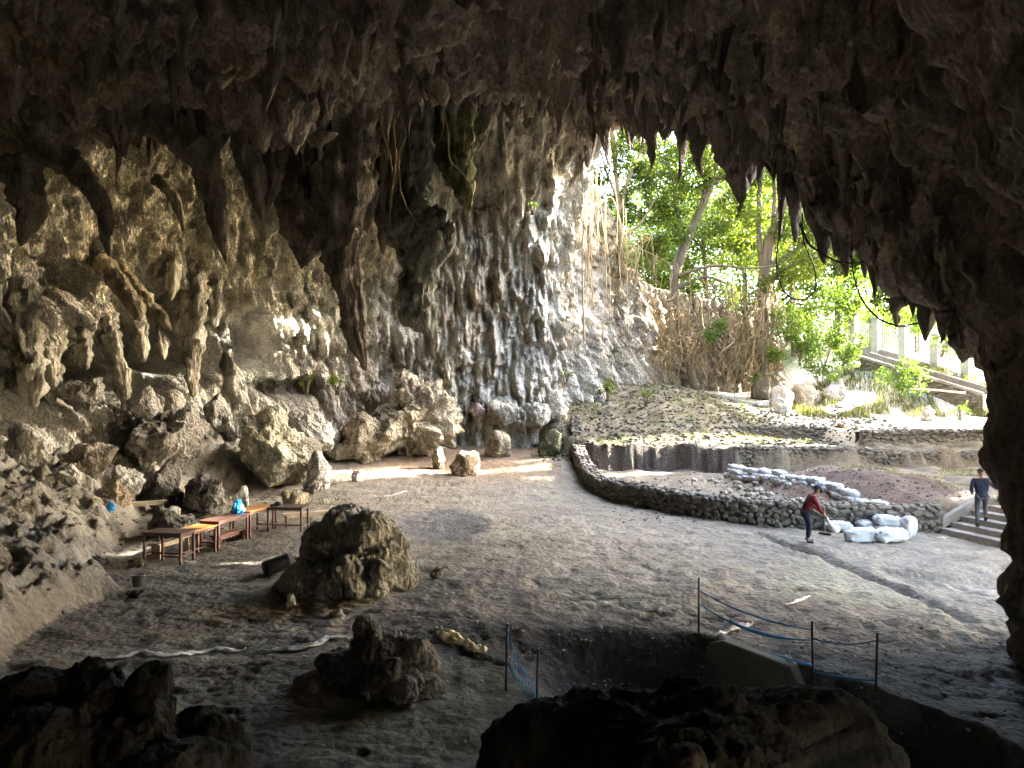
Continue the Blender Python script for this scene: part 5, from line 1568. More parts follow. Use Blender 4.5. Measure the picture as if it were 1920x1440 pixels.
def person(loc, yaw, J, label, shirt, trousers, shoe, hat, sleeves_long=True, hair=True):
    t = empty("person", loc, label, "person", None, yaw)
    names = ['pel', 'wai', 'che', 'nec', 'jaw', 'hea', 'cro', 'shL', 'elL', 'wrL', 'haL', 'shR', 'elR', 'wrR', 'haR', 'hiL', 'knL', 'anL', 'toL', 'hiR', 'knR', 'anR', 'toR']
    rad = dict(pel=.115, wai=.105, che=.12, nec=.05, jaw=.068, hea=.092, cro=.055, shL=.06, elL=.042, wrL=.028, haL=.032, shR=.06, elR=.042, wrR=.028, haR=.032, hiL=.085, knL=.055, anL=.036, toL=.03, hiR=.085, knR=.055, anR=.036, toR=.03)
    ix = {n_: i for i, n_ in enumerate(names)}
    E = [('pel', 'wai'), ('wai', 'che'), ('che', 'nec'), ('nec', 'jaw'), ('jaw', 'hea'), ('hea', 'cro'), ('che', 'shL'), ('shL', 'elL'), ('elL', 'wrL'), ('wrL', 'haL'), ('che', 'shR'), ('shR', 'elR'), ('elR', 'wrR'), ('wrR', 'haR'),
         ('pel', 'hiL'), ('hiL', 'knL'), ('knL', 'anL'), ('anL', 'toL'), ('pel', 'hiR'), ('hiR', 'knR'), ('knR', 'anR'), ('anR', 'toR')]
    body = skin_mesh([(*J[n_], rad[n_]) for n_ in names], [(ix[a], ix[b]) for a, b in E], M['skin'])
    pieces = []
    for s in ('L', 'R'):
        w_, h_ = np.array(J['wr' + s]), np.array(J['ha' + s])
        dv = h_ - w_; dv /= np.linalg.norm(dv)
        sd = np.cross(dv, [0.3, 0, 1.0]); sd /= np.linalg.norm(sd)
        nn = np.cross(sd, dv)
        for k, (o_, l_) in enumerate([(-.03, .06), (-.01, .075), (.01, .072), (.028, .055)]):
            b0 = h_ + sd * o_
            V, Q, T = tube([b0, b0 + dv * l_ * .55 - nn * .01, b0 + dv * l_ * .8 - nn * .035, b0 + dv * l_ * .7 - nn * .055], [.010, .009, .008, .006], 6)
            pieces.append((V, [*Q.tolist(), *T.tolist()]))
        b0 = w_ + dv * .035 - sd * .02
        V, Q, T = tube([b0, b0 - sd * .035 + dv * .025 - nn * .01, b0 - sd * .03 + dv * .05 - nn * .03], [.012, .010, .007], 6)
        pieces.append((V, [*Q.tolist(), *T.tolist()]))
    # nose and ears on the head
    hd = np.array(J['hea']); fw = np.array(J['_face'], float); fw /= np.linalg.norm(fw)
    upv = np.array(J['cro']) - np.array(J['jaw']); upv /= np.linalg.norm(upv)
    sd = np.cross(upv, fw); sd /= np.linalg.norm(sd)
    dS, QS = quadsphere(4)
    for off, sz in ((fw * .092 - upv * .015, .017), (sd * .088, .024), (-sd * .088, .024)):
        pieces.append((dS * np.array([.7, .7, 1.2]) * sz + hd + off, QS.tolist()))
    join_into(body, pieces)
    link("body", body, (0, 0, 0), t)
    g = 1.22
    sh_names = ['pel', 'wai', 'che', 'neb', 'shL', 'elL', 'wrL', 'shR', 'elR', 'wrR']
    J = dict(J); J['neb'] = tuple(np.array(J['che']) * .35 + np.array(J['nec']) * .65)
    rr = dict(rad); rr['neb'] = .085; rr['che'] = .135; rr['pel'] = .135; rr['wai'] = .12; rr['shL'] = rr['shR'] = .066
    def cut(a, b, f): return tuple(np.array(J[a]) * (1 - f) + np.array(J[b]) * f)
    if not sleeves_long:
        J['wrL'] = cut('elL', 'wrL', .25); J['wrR'] = cut('elR', 'wrR', .25); rr['wrL'] = rr['wrR'] = .042
    else:
        J['wrL'] = cut('elL', 'wrL', .9); J['wrR'] = cut('elR', 'wrR', .9); rr['wrL'] = rr['wrR'] = .034
    J['hem'] = tuple(np.array(J['pel']) + (np.array(J['pel']) - np.array(J['wai'])) * .35)
    rr['hem'] = .145
    sh_names = ['hem'] + sh_names
    si = {n_: i for i, n_ in enumerate(sh_names)}
    E2 = [('hem', 'pel'), ('pel', 'wai'), ('wai', 'che'), ('che', 'neb'), ('che', 'shL'), ('shL', 'elL'), ('elL', 'wrL'), ('che', 'shR'), ('shR', 'elR'), ('elR', 'wrR')]
    link("shirt", skin_mesh([(*J[n_], rr[n_] * g) for n_ in sh_names], [(si[a], si[b]) for a, b in E2], M[shirt], 2), (0, 0, 0), t)
    tn = ['pel', 'hiL', 'knL', 'cuL', 'hiR', 'knR', 'cuR']
    J['cuL'] = cut('knL', 'anL', .88); J['cuR'] = cut('knR', 'anR', .88); rr['cuL'] = rr['cuR'] = .05
    ti = {n_: i for i, n_ in enumerate(tn)}
    link("trousers", skin_mesh([(*J[n_], {'pel': .12}.get(n_, rr[n_] * 1.2)) for n_ in tn], [(ti[a], ti[b]) for a, b in [('pel', 'hiL'), ('hiL', 'knL'), ('knL', 'cuL'), ('pel', 'hiR'), ('hiR', 'knR'), ('knR', 'cuR')]], M[trousers]), (0, 0, 0), t)
    for s in ('L', 'R'):
        a, b = np.array(J["an" + s], float), np.array(J["to" + s], float)
        dv = (b - a); dv[2] = 0; dv /= max(np.linalg.norm(dv), 1e-6)
        hz = b[2] - .03
        f0 = np.array([a[0], a[1], hz])
        me = skin_mesh([(*(f0 - dv * .06 + [0, 0, .05]), .045), (*(f0 + dv * .05 + [0, 0, .05]), .05), (*(f0 + dv * .17 + [0, 0, .035]), .038), (*(f0 + [0, 0, .14]), .05)], [(0, 1), (1, 2), (0, 3)], M[shoe])
        link("boot", me, (0, 0, 0), t)
    dS, QS = quadsphere(10)
    Vh = dS * .112
    rel = Vh @ upv
    Vh = Vh - np.outer(np.minimum(rel + .0, 0), upv) * 1.0
    Vh = Vh + hd + upv * .035
    if hat:
        mb = MB().add(Vh, QS)
        if hat != 'hair':
            mb.tube([hd + upv * .045 + fw * .07, hd + upv * .035 + fw * .15, hd + upv * .025 + fw * .19], [.07, .06, .02], 8)
        link("cap" if hat != 'hair' else "hair", mb.mesh("cap", M['navy' if hat != 'hair' else 'black'], True), (0, 0, 0), t)
    return t
x, d, z = on_floor(1521, 1019)
J = dict(pel=(-.08, 0, .88), wai=(-.02, 0, 1.03), che=(.07, 0, 1.23), nec=(.14, 0, 1.37), jaw=(.20, 0, 1.41), hea=(.23, 0, 1.49), cro=(.24, 0, 1.575),
         shL=(.07, .19, 1.27), elL=(.17, .22, 1.01), wrL=(.36, .13, .84), haL=(.42, .11, .79), shR=(.09, -.19, 1.27), elR=(.22, -.22, 1.0), wrR=(.39, -.1, .80), haR=(.44, -.07, .75),
         hiL=(-.08, .1, .84), knL=(.03, .12, .47), anL=(.0, .12, .1), toL=(.12, .13, .03), hiR=(-.08, -.1, .84), knR=(.0, -.12, .47), anR=(-.06, -.12, .1), toR=(.06, -.13, .03), _face=(.85, 0, -.55))
sweeper = person((x - .05, d + .05, z), -.12, J, "worker in a red shirt and dark cap bending over to sweep by the white sacks", 'red', 'navy', 'black', 'cap')
# broom held by the worker
bx, bd, bz_ = on_floor(1547, 1003)
h0 = np.array([x + .38, d + .0, z + .80]); h1 = np.array([bx, bd, bz_ + .07])
br = empty("broom", (bx, bd, bz_), "short broom with a wooden head in the hands of the bending worker", "broom")
mb = MB().tube([h0 + (h0 - h1) * .28 - [bx, bd, bz_], h1 - [bx, bd, bz_]], .013, 8)
link("handle", mb.mesh("handle", M['palewood'], True), (0, 0, 0), br)
mb = MB(); mb.box(-.17, .17, -.035, .035, .035, .08)
link("head", mb.mesh("head", M['redwood']), (0, 0, 0), br).rotation_euler = (0, 0, -.5)
mb = MB()
for k in range(26):
    a = -.16 + .32 * k / 25
    mb.tube([(a, 0, .036), (a * 1.1, random.uniform(-.04, .04), -.02)], [.012, .006], 4)
o = link("bristles", mb.mesh("bristles", M['vine']), (0, 0, 0), br); o.rotation_euler = (0, 0, -.5); o['kind'] = "stuff"
# slack neck of the sack that the worker pulls
nb0 = np.array([x + .41, d - .02, z + .74]); nb1 = np.array(P(1562, 990, d - .1))
mb = MB().tube([nb0, nb0 * .55 + nb1 * .45 + [0, 0, -.03], nb1, nb1 + [.12, .05, -.06]], [.025, .05, .09, .12], 10)
sk = [o for o in bpy.data.objects if o.get('label', '').startswith("pale sack whose")][0]
bpy.context.view_layer.update()
inv = np.array(sk.matrix_world.inverted())
mb.V = [v @ inv[:3, :3].T + inv[:3, 3] for v in mb.V]
link("sack_neck", mb.mesh("sack_neck", M['sack'], True), (0, 0, 0), sk)

# the walker on the stairs, seen from behind
wz = 2 * .17
dW = F * (H - wz) / (990 - YH)
xW = (1845 - 960) / F * dW
J = dict(pel=(0, 0, .93), wai=(.02, 0, 1.08), che=(.04, 0, 1.30), nec=(.05, 0, 1.46), jaw=(.08, 0, 1.51), hea=(.085, 0, 1.59), cro=(.08, 0, 1.69),
         shL=(.03, .20, 1.37), elL=(-.03, .27, 1.12), wrL=(.12, .24, .98), haL=(.18, .22, .96), shR=(.03, -.20, 1.37), elR=(.08, -.34, 1.16), wrR=(.24, -.42, 1.12), haR=(.31, -.44, 1.12),
         hiL=(0, .1, .88), knL=(.03, .11, .47), anL=(-.02, .11, .1), toL=(.11, .12, .03), hiR=(0, -.1, .88), knR=(.2, -.11, .60), anR=(.12, -.11, .28), toR=(.26, -.12, .2), _face=(1, 0, 0))
person((xW, dW + .1, wz + .0), 1.15, J, "man in a dark blue shirt and grey trousers walking up the concrete stairs", 'navy', 'grey_cloth', 'black', 'hair')

# ------------------------------------------------------------------ ramp wall and fence outside
def gzz(x, y): return gz(x, y)
ra = P(1612, 668, 50.0); rb = P(1842, 738, 45.0)
rm = empty("ramp", (ra[0], ra[1], gz(ra[0], ra[1])), "long sloping stone-sided ramp with pale concrete edges below the fence", "ramp")
rl = np.array(rm.location)
dv = rb - ra
perp = np.array([-dv[1], dv[0], 0]); perp /= np.linalg.norm(perp); perp = perp if perp[1] > 0 else -perp
def slab(o0, o1, up0, up1, name, mat, k0=0, k1=1, sub=10, rough=.0):
    mb = MB(); V = []
    for t in np.linspace(k0, k1, sub):
        q = ra + dv * t
        for o_, u in ((o0, up0), (o1, up0), (o1, up1), (o0, up1)):
            V.append(q + perp * o_ + np.array([0, 0, u]) - rl)
    mb.add(V, grid_faces(sub, 4, True), None)
    n0 = 4 * (sub - 1)
    mb.Q.append(np.array([[0, 1, 2, 3], [n0 + 3, n0 + 2, n0 + 1, n0]]))
    me = mb.mesh(name, M[mat])
    if mat == 'ground':
        me.color_attributes.new("Col", 'FLOAT_COLOR', 'POINT').data.foreach_set("color", np.tile([.12, .11, .08, 1], len(me.vertices)).astype(np.float32))
    return link(name, me, (0, 0, 0), rm)
slab(.05, 2.2, -2.6, -.12, "retaining_wall", 'ground')
slab(-.05, .3, -.12, .06, "kerb", 'concrete')
slab(1.7, 2.1, -.1, .34, "kerb", 'concrete')
rs = np.random.RandomState(3)
for k in range(170):
    t, u = rs.uniform(.02, .98), rs.uniform(-1.7, -.2)
    q = ra + dv * t + np.array([0, 0, u]) + perp * .03 - rl
    o = link("stone", stone_meshes[rs.randint(9)][2], q, rm, (rs.uniform(-.3, .3), rs.uniform(-.3, .3), math.atan2(dv[1], dv[0])))
    s = rs.uniform(.2, .36); o.scale = (s * 1.2, s, s * .8)
fp = [(1600, 652, 53), (1643, 662, 52.2), (1694, 678, 51.2), (1754, 696, 50), (1812, 715, 48.6)]
fpos = [P(a, b, d) for a, b, d in fp]
fen = empty("fence", fpos[1], "pale fence of square posts with wire mesh panels at the top of the ramp", "fence")
fl_ = np.array(fen.location)
for k, q in enumerate(fpos):
    mb = MB(); q_ = q - fl_
    Rz = np.array(Matrix.Rotation(.6, 4, 'Z')); Rz[:3, 3] = q_
    mb.box(-.24, .24, -.24, .24, -.9, 2.35, Rz)
    mb.box(-.29, .29, -.29, .29, 2.35, 2.47, Rz)
    link("post", mb.mesh("post", M['fencepost']), (0, 0, 0), fen)
for k in range(len(fpos) - 1):
    a, b = fpos[k] - fl_, fpos[k + 1] - fl_
    mb = MB()
    dd = b - a; pv = np.array([-dd[1], dd[0], 0]); pv /= np.linalg.norm(pv)
    V = []
    for q in (a + dd * .08, b - dd * .08):
        for o_, u in ((-.1, -.9), (.1, -.9), (.1, .38), (-.1, .38)):
            V.append(q + pv * o_ + np.array([0, 0, u]))
    mb.add(V, [[0, 1, 5, 4], [1, 2, 6, 5], [2, 3, 7, 6], [3, 0, 4, 7], [0, 3, 2, 1], [4, 5, 6, 7]])
    link("low_wall", mb.mesh("low_wall", M['concrete']), (0, 0, 0), fen)
    mb = MB()
    for t in np.linspace(.1, .9, 11):
        mb.tube([a + dd * t + [0, 0, .4], a + dd * t + [0, 0, 2.0]], .02, 4)
    for u in (.45, .75, 1.05, 1.35, 1.65, 1.98):
        mb.tube([a + dd * .09 + [0, 0, u], b - dd * .09 + [0, 0, u]], .02, 4)
    link("mesh_panel", mb.mesh("mesh_panel", M['wire']), (0, 0, 0), fen)
q0, q1 = P(1705, 729, 44), P(1810, 737, 43)
mb = MB().tube([q0, (q0 + q1) / 2 + [0, 0, .05], q1], .06, 7)
put("pole", mb, M['palewood'], None, q0, True); tag(bpy.data.objects["pole"], "long pale bamboo pole lying across the grass under the ramp", "pole")

# ------------------------------------------------------------------ pebbles and clods
rs = np.random.RandomState(31)
bm = bmesh.new(); bmesh.ops.create_icosphere(bm, subdivisions=1, radius=.5)
pv_ = np.array([v.co[:] for v in bm.verts]); pt_ = np.array([[l.index for l in f.verts] for f in bm.faces]); bm.free()
def scatter(name, n, sampler, smin, smax, mat, label_kind="stuff"):
    Vs, Ts = [], []
    q = sampler(n)
    z = ground_z(q[:, 0], q[:, 1])
    for k in range(len(q)):
        s = smin + (smax - smin) * rs.rand() ** 3
        V = pv_ * np.array([s, s * rs.uniform(.6, 1), s * rs.uniform(.4, .8)]) * (1 + rs.uniform(-.2, .2, (len(pv_), 1)))
        a = rs.uniform(0, 6.28); R = np.array([[math.cos(a), -math.sin(a), 0], [math.sin(a), math.cos(a), 0], [0, 0, 1]])
        Vs.append(V @ R.T + [q[k, 0], q[k, 1], z[k] + s * .1]); Ts.append(pt_ + k * len(pv_))
    o = link(name, mesh_np(name, np.concatenate(Vs), np.concatenate(Ts), mat, False))
    o['kind'] = "stuff"
    return o
scatter("gravel", 2600, lambda n: np.stack([rs.uniform(3.2, 8.5, n), rs.uniform(7.5, 14.5, n)], 1), .015, .07, M['pebble'])
scatter("gravel", 1200, lambda n: np.stack([rs.uniform(-1.0, 3.6, n), rs.uniform(9, 14.4, n)], 1), .015, .07, M['pebble'])
scatter("gravel", 2200, lambda n: np.stack([rs.uniform(-9, 8, n), 7 + 24 * rs.rand(n) ** 1.3], 1), .012, .05, M['pebble'])
scatter("gravel", 900, lambda n: np.stack([rs.normal(-2.3, .9, n), rs.normal(25, 1.5, n)], 1), .02, .06, M['pebble'])
scatter("rubble", 5200, lambda n: np.stack([rs.uniform(1.5, 21, n), rs.uniform(37.5, 47, n)], 1), .05, .3, M['rubble'])
scatter("rubble", 1500, lambda n: np.stack([rs.uniform(8.5, 15, n), rs.uniform(24, 34, n)], 1), .03, .13, M['rubble'])
scatter("rubble", 800, lambda n: np.stack([rs.uniform(3.4, 10, n), np.interp(rs.rand(n), [0, 1], [24.5, 36])], 1), .03, .12, M['rubble'])
scatter("rubble", 900, lambda n: np.stack([rs.uniform(-16, -8.5, n), rs.uniform(14, 33, n)], 1), .03, .2, M['stone'])
# ------------------------------------------------------------------ vegetation
rsv = np.random.RandomState(71)
def leaf_cloud(centers, radii, n, size, tone=(.0, 1.0), up=.35, shell=.55, aspect=.5, droop=.0):
    """n small folded leaf faces spread through ellipsoid clumps; tone is a per-leaf value kept in Col"""
    centers = np.atleast_2d(centers); radii = np.atleast_2d(radii)
    wts = np.prod(radii, 1) ** .8
    k = rsv.choice(len(centers), n, p=wts / wts.sum())
    u = rsv.normal(size=(n, 3)); u /= np.linalg.norm(u, axis=1)[:, None]
    r = shell + (1 - shell) * rsv.rand(n) ** .7
    r *= (.72 + .55 * rsv.rand(n))
    c = centers[k] + u * r[:, None] * radii[k]
    # twiggy gaps: drop leaves where a noise field is low
    keep = pn(c * 0.9) + .5 * pn(c * 2.1) > -.12
    c = c[keep]; u = u[keep]; n = len(c)
    nr = rsv.normal(size=(n, 3)) * .8 + u * .3 + np.array([0, 0, up]); nr /= np.linalg.norm(nr, axis=1)[:, None]
    a = np.cross(nr, rsv.normal(size=(n, 3))); a /= np.linalg.norm(a, axis=1)[:, None]
    a[:, 2] -= droop; a /= np.linalg.norm(a, axis=1)[:, None]
    b = np.cross(nr, a)
    s = size * (.6 + .8 * rsv.rand(n))[:, None]
    V = np.stack([c - a * s * .5, c + b * s * aspect * .5, c + a * s * .5, c - b * s * aspect * .5], 1).reshape(-1, 3)
    Q = np.arange(4 * n).reshape(n, 4)
    t = np.clip(tone[0] + (tone[1] - tone[0]) * rsv.rand(n) + .25 * pn(c * .5), 0, 1)
    return V, Q, np.repeat(np.stack([t, t, t], 1), 4, 0)

def crown_mesh(base, centers, radii, n, size, mat, **kw):
    V, Q, C = leaf_cloud(centers, radii, n, size, **kw)
    return mesh_np("crown", V - base, Q, mat, False, C)

def wood(pts, n=10, rough=.12, seed=0):
    W = np.array(pts, float)
    c_ = resample(W, max(.12, np.linalg.norm(W[0, :3] - W[-1, :3]) / 40))
    V, Q, T = tube(c_[:, :3], c_[:, 3], n)
    rr = np.concatenate([np.repeat(c_[:, 3], n), c_[[0, -1], 3]])
    d = fbm(V * np.array([3, 3, .8]) + seed, 3)
    V = V + (rough * rr * d)[:, None] * np.array([1, 1, .3])
    return V, Q, T

def pxw(pts):
    return [(*P(a, b, d), r * d / F * (.56 if d > 47 else 1)) for a, b, r, d in pts]

def tree(name, label, trunk, limbs, clumps, n, size, leaf='leaf', cat="tree", group=None, tone=(0, 1), bark='bark', rough=.2, shell=.5, seed=0, world=False):
    tr = trunk if world else pxw(trunk)
    base = np.array(tr[0][:3])
    t = empty(name, base, label, cat, group)
    V, Q, T = wood(tr, 14, rough, seed)
    tk = link("trunk", mesh_np("trunk", V - base, [Q, T], M[bark], True), (0, 0, 0), t)
    for k, lb in enumerate(limbs):
        V, Q, T = wood(lb if world else pxw(lb), 8, rough, seed + k + 1)
        link("limb", mesh_np("limb", V - base, [Q, T], M[bark], True), (0, 0, 0), t)
    if world:
        cen = np.array([c_[:3] for c_ in clumps]); rad = np.array([c_[3:6] for c_ in clumps])
    else:
        cen = np.array([P(a, b, d) for a, b, r, d in clumps]); rad = np.array([[r * d / F * 1.1, r * d / F * 1.2, r * d / F * .8] for a, b, r, d in clumps])
    link("crown", crown_mesh(base, cen, rad, n, size, M[leaf], tone=tone, shell=shell), (0, 0, 0), t)
    return t

# the three fig trees rooted on the cliff
tree("fig_tree", "fig tree with a leaning trunk rising from the cliff in mid mouth",
     [(1306, 735, 16, 50), (1290, 680, 12, 50.3), (1272, 610, 12, 50.6), (1264, 555, 15, 50.8), (1270, 500, 17, 50.8), (1286, 455, 15, 50.5), (1308, 405, 13, 50.2), (1332, 350, 11, 50), (1350, 280, 8, 50), (1362, 215, 5, 50)],
     [[(1268, 520, 9, 50.8), (1292, 510, 6, 50), (1340, 498, 5, 49.5), (1400, 503, 4, 49), (1460, 498, 3, 49)], [(1268, 540, 9, 50.8), (1320, 520, 5, 50.2), (1360, 530, 4, 50)], [(1290, 450, 9, 50.5), (1270, 400, 6, 50.5), (1262, 340, 4, 50.5), (1250, 290, 3, 50.5)],
      [(1318, 380, 8, 50.2), (1322, 330, 6, 50.6), (1318, 270, 4, 51)], [(1335, 345, 7, 50), (1372, 320, 4, 49.8), (1400, 300, 3, 49.5)]],
     [(1270, 380, 42, 50), (1220, 400, 38, 50), (1300, 330, 50, 50.5), (1350, 300, 45, 50), (1245, 330, 42, 51), (1310, 270, 50, 51), (1260, 440, 32, 50), (1340, 430, 30, 51), (1225, 460, 26, 50), (1380, 380, 40, 51), (1355, 490, 25, 51), (1235, 290, 40, 52)],
     40000, .19, tone=(.1, .9), seed=3)
tree("fig_tree", "fig tree whose trunk swells into a thick skirt of roots",
     [(1425, 748, 34, 49.4), (1428, 690, 26, 49.8), (1428, 620, 24, 50), (1430, 560, 22, 50), (1436, 500, 19, 50), (1444, 450, 17, 49.8), (1462, 400, 14, 49.6), (1484, 350, 11, 49.5), (1505, 290, 7, 49.5), (1520, 230, 5, 49.5)],
     [[(1432, 520, 12, 50), (1424, 450, 10, 50.2), (1424, 370, 8, 50.5), (1428, 290, 5, 50.8), (1430, 220, 4, 51)], [(1438, 500, 10, 50), (1490, 470, 7, 49.5), (1530, 420, 5, 49), (1560, 370, 3, 48.6)], [(1446, 440, 9, 49.8), (1452, 380, 7, 50), (1450, 310, 5, 50)], [(1433, 540, 9, 50), (1480, 500, 6, 49), (1540, 480, 4, 48)]],
     [(1430, 330, 38, 50.5), (1470, 300, 40, 50), (1500, 360, 36, 49.5), (1530, 400, 40, 49), (1400, 420, 38, 50.8), (1480, 430, 38, 49.5), (1540, 460, 36, 48.5), (1500, 500, 40, 49), (1420, 490, 30, 51), (1390, 340, 40, 51), (1450, 530, 28, 49.4)],
     36000, .18, leaf='leaf', tone=(.2, 1), seed=8, rough=.35)
tree("fig_tree", "slim fig tree on top of the cliff at the left corner of the mouth",
     [(1166, 520, 14, 48.5), (1163, 450, 11, 48.5), (1158, 370, 9, 48.6), (1152, 290, 7, 48.6), (1146, 220, 4, 48.6)],
     [[(1162, 400, 7, 48.6), (1180, 330, 6, 48.4), (1205, 280, 5, 48.2), (1240, 230, 3, 48)], [(1160, 380, 6, 48.5), (1140, 330, 4, 48.5), (1125, 280, 3, 48.5)], [(1164, 450, 6, 48.5), (1200, 420, 4, 48.5), (1230, 370, 3, 48.5)]],
     [(1140, 270, 30, 49), (1130, 330, 28, 49), (1175, 300, 34, 48.8), (1205, 260, 36, 48.6), (1190, 370, 32, 49), (1150, 250, 34, 49.5), (1135, 380, 24, 49), (1215, 330, 34, 49.3), (1170, 410, 22, 49)],
     26000, .17, tone=(.0, .75), seed=15)

# skirts of aerial roots below the fig trees and curtains of hanging roots on the cliff
def root_skirt(owner, x0, x1, r0, r1, n, d0, d1, top_c, seed, mat='root'):
    rs = np.random.RandomState(seed)
    base = np.array(owner.location)
    mb = MB()
    for k in range(n):
        xb = rs.uniform(x0, x1); xt = xb + (top_c - xb) * rs.uniform(.0, .75) + rs.normal() * 6
        rt = r0 + rs.uniform(-20, 130); rb = r1 + rs.uniform(-150, 15)
        dd = rs.uniform(d0, d1)
        th = rs.uniform(.5, 1.1) * (2.2 if rs.rand() < .12 else 1)
        m_ = 6
        pts = pxw([(xt + (xb - xt) * (i / m_) ** rs.uniform(.7, 1.6) + rs.normal() * 7, rt + (rb - rt) * i / m_, th * (1.5 - .8 * i / m_), dd + .5 * (1 - i / m_) + rs.normal() * .12) for i in range(m_ + 1)])
        c_ = catmull(np.array(pts), 20)
        mb.tube(c_[:, :3] - base, c_[:, 3], 5)
    o = link("aerial_roots", mb.mesh("aerial_roots", M[mat], True), (0, 0, 0), owner)
    o['kind'] = "stuff"
figs = [o for o in bpy.data.objects if o.name.startswith("fig_tree")]
root_skirt(figs[1], 1345, 1482, 545, 748, 210, 48.2, 50.6, 1430, 1)
root_skirt(figs[0], 1240, 1330, 560, 735, 120, 49.0, 50.6, 1272, 2)
root_skirt(figs[2], 1120, 1215, 430, 560, 30, 47.0, 48.3, 1165, 3)
root_skirt(figs[0], 1290, 1390, 520, 690, 90, 49.0, 50.8, 1330, 4, 'bark')
rs = np.random.RandomState(41)
for k in range(34):
    px = rs.choice([rs.uniform(1082, 1130), rs.uniform(1095, 1200), rs.uniform(1180, 1300)])
    d = float(np.interp(px, [1080, 1105, 1170, 1240, 1300], [43.2, 43.6, 46.0, 48.6, 49.6])) - rs.uniform(.1, .8)
    top_r = np.interp(px, [1080, 1130, 1200, 1300], [270, 300, 430, 520]) + rs.uniform(-20, 40)
    bot = rs.uniform(top_r + 90, min(top_r + 330, 690))
    m_ = rs.randint(3, 6)
    pts = pxw([(px + rs.uniform(-4, 4) * (1 + i * .3), top_r + (bot - top_r) * i / m_, rs.uniform(.6, 1.0), d) for i in range(m_ + 1)])
    c_ = catmull(np.array(pts), 18)
    b = c_[0, :3].copy()
    V, Q, T = tube(c_[:, :3] - b, c_[:, 3], 5)
    tag(link("hanging_root", mesh_np("hanging_root", V, [Q, T], M['root'], True), b), "thin pale root hanging straight down the cliff face beside the mouth", "root", "hanging roots on the cliff")
def vine(pts, label, mat='vine', name="vine", n=60, r=6):
    c_ = catmull(np.array(pxw(pts)), n)
    c_[:, 3] *= .7
    c_[:, :3] += .02 * np.stack([fbm(c_[:, :3] * 4, 2), fbm(c_[:, :3] * 4 + 9, 2), fbm(c_[:, :3] * 4 + 5, 2)], 1)
    b = c_[0, :3].copy()
    V, Q, T = tube(c_[:, :3] - b, c_[:, 3], r)
    return tag(link(name, mesh_np(name, V, [Q, T], M[mat], True), b), label, "vine" if mat == 'vine' else "root")
vine([(1466, 340, 2, 22.6), (1464, 420, 2, 22.5), (1456, 480, 2.2, 22.4), (1462, 530, 2.4, 22.3), (1482, 558, 2.6, 22.2), (1512, 560, 2.4, 22.2), (1530, 535, 2.2, 22.1), (1526, 500, 2, 22.1), (1508, 455, 2, 22.1), (1504, 400, 2, 22.2)], "dark vine hanging in a wide U shaped loop below the long spear stalactite")
vine([(1500, 420, 3, 22.0), (1516, 455, 3, 21.4), (1545, 478, 3, 20.5), (1580, 492, 2.6, 19.5), (1622, 490, 2.2, 19), (1660, 470, 2, 18.5)], "dark vine running along the lip teeth from the long spear")
vine([(1596, 480, 2.4, 19.2), (1604, 530, 2.4, 18.8), (1622, 570, 2.6, 18.2), (1650, 598, 2.6, 17.4), (1690, 612, 2.4, 16.6), (1722, 606, 2, 16.2)], "dark vine sagging from the lip teeth to the rock pillar in front of the fence")
vine([(1262, 500, 3, 50), (1230, 480, 2, 49), (1190, 465, 2, 47.5), (1176, 470, 2, 46.8), (1150, 375, 2, 46), (1122, 382, 2, 44.4), (1090, 390, 2, 43)], "crooked pale root reaching sideways across the cliff to the fluted column", 'root', "root")
vine([(1110, 290, 2, 43.2), (1100, 370, 2.2, 43), (1092, 460, 2.2, 42.8), (1094, 600, 2.4, 42.8), (1096, 640, 2, 42.8)], "long straight root hanging beside the fluted column", 'root', "root")
for k, (pts, lab) in enumerate([
    ([(728, 70, 3, 27.5), (716, 150, 3, 27.3), (720, 205, 2.6, 27.3), (716, 245, 2.6, 27.4), (730, 290, 3, 27.6), (736, 350, 2.4, 28), (726, 430, 1.6, 28.4)], "pale root running down the left edge of the narrow stalactite blade"),
    ([(745, 130, 3, 27.4), (764, 175, 3, 27.3), (740, 210, 3, 27.4), (738, 250, 2.8, 27.4), (742, 300, 3, 27.6), (733, 370, 2.4, 28), (730, 440, 1.6, 28.4)], "pale root looping beside the narrow stalactite blade"),
    ([(756, 140, 2.5, 27.8), (768, 190, 3, 27.8), (766, 240, 3, 27.8), (748, 290, 3, 28), (752, 360, 2.6, 28.2), (770, 400, 2.6, 28.2), (786, 425, 2, 28.3)], "pale root winding onto the crooked dark stalactite"),
    ([(800, 60, 2.6, 28.4), (796, 130, 2.6, 28.4), (802, 180, 2.4, 28.6), (796, 210, 1.5, 28.8)], "thin pale root high between the blade and the greenish curtain"),
    ([(818, 180, 2.4, 28.2), (838, 240, 2.6, 28.4), (844, 300, 2.4, 28.8), (862, 318, 2.2, 29.2), (882, 350, 2, 29.5), (888, 378, 1.8, 29.5), (880, 396, 1.2, 29.6)], "thin pale root down the greenish curtain with a crooked end"),
    ([(452, 90, 2.4, 24.4), (456, 160, 3, 24.4), (462, 220, 3, 24.4), (462, 265, 1.6, 24.6)], "pale root on the face of the leaning stalactite"),
    ([(1690, 130, 3, 15.5), (1660, 210, 3, 15.5), (1680, 290, 3, 15.3), (1688, 380, 2.4, 15.2)], "faint root running down the rock mass above the pillar"),
    ]):
    vine(pts, lab, 'root', "root")

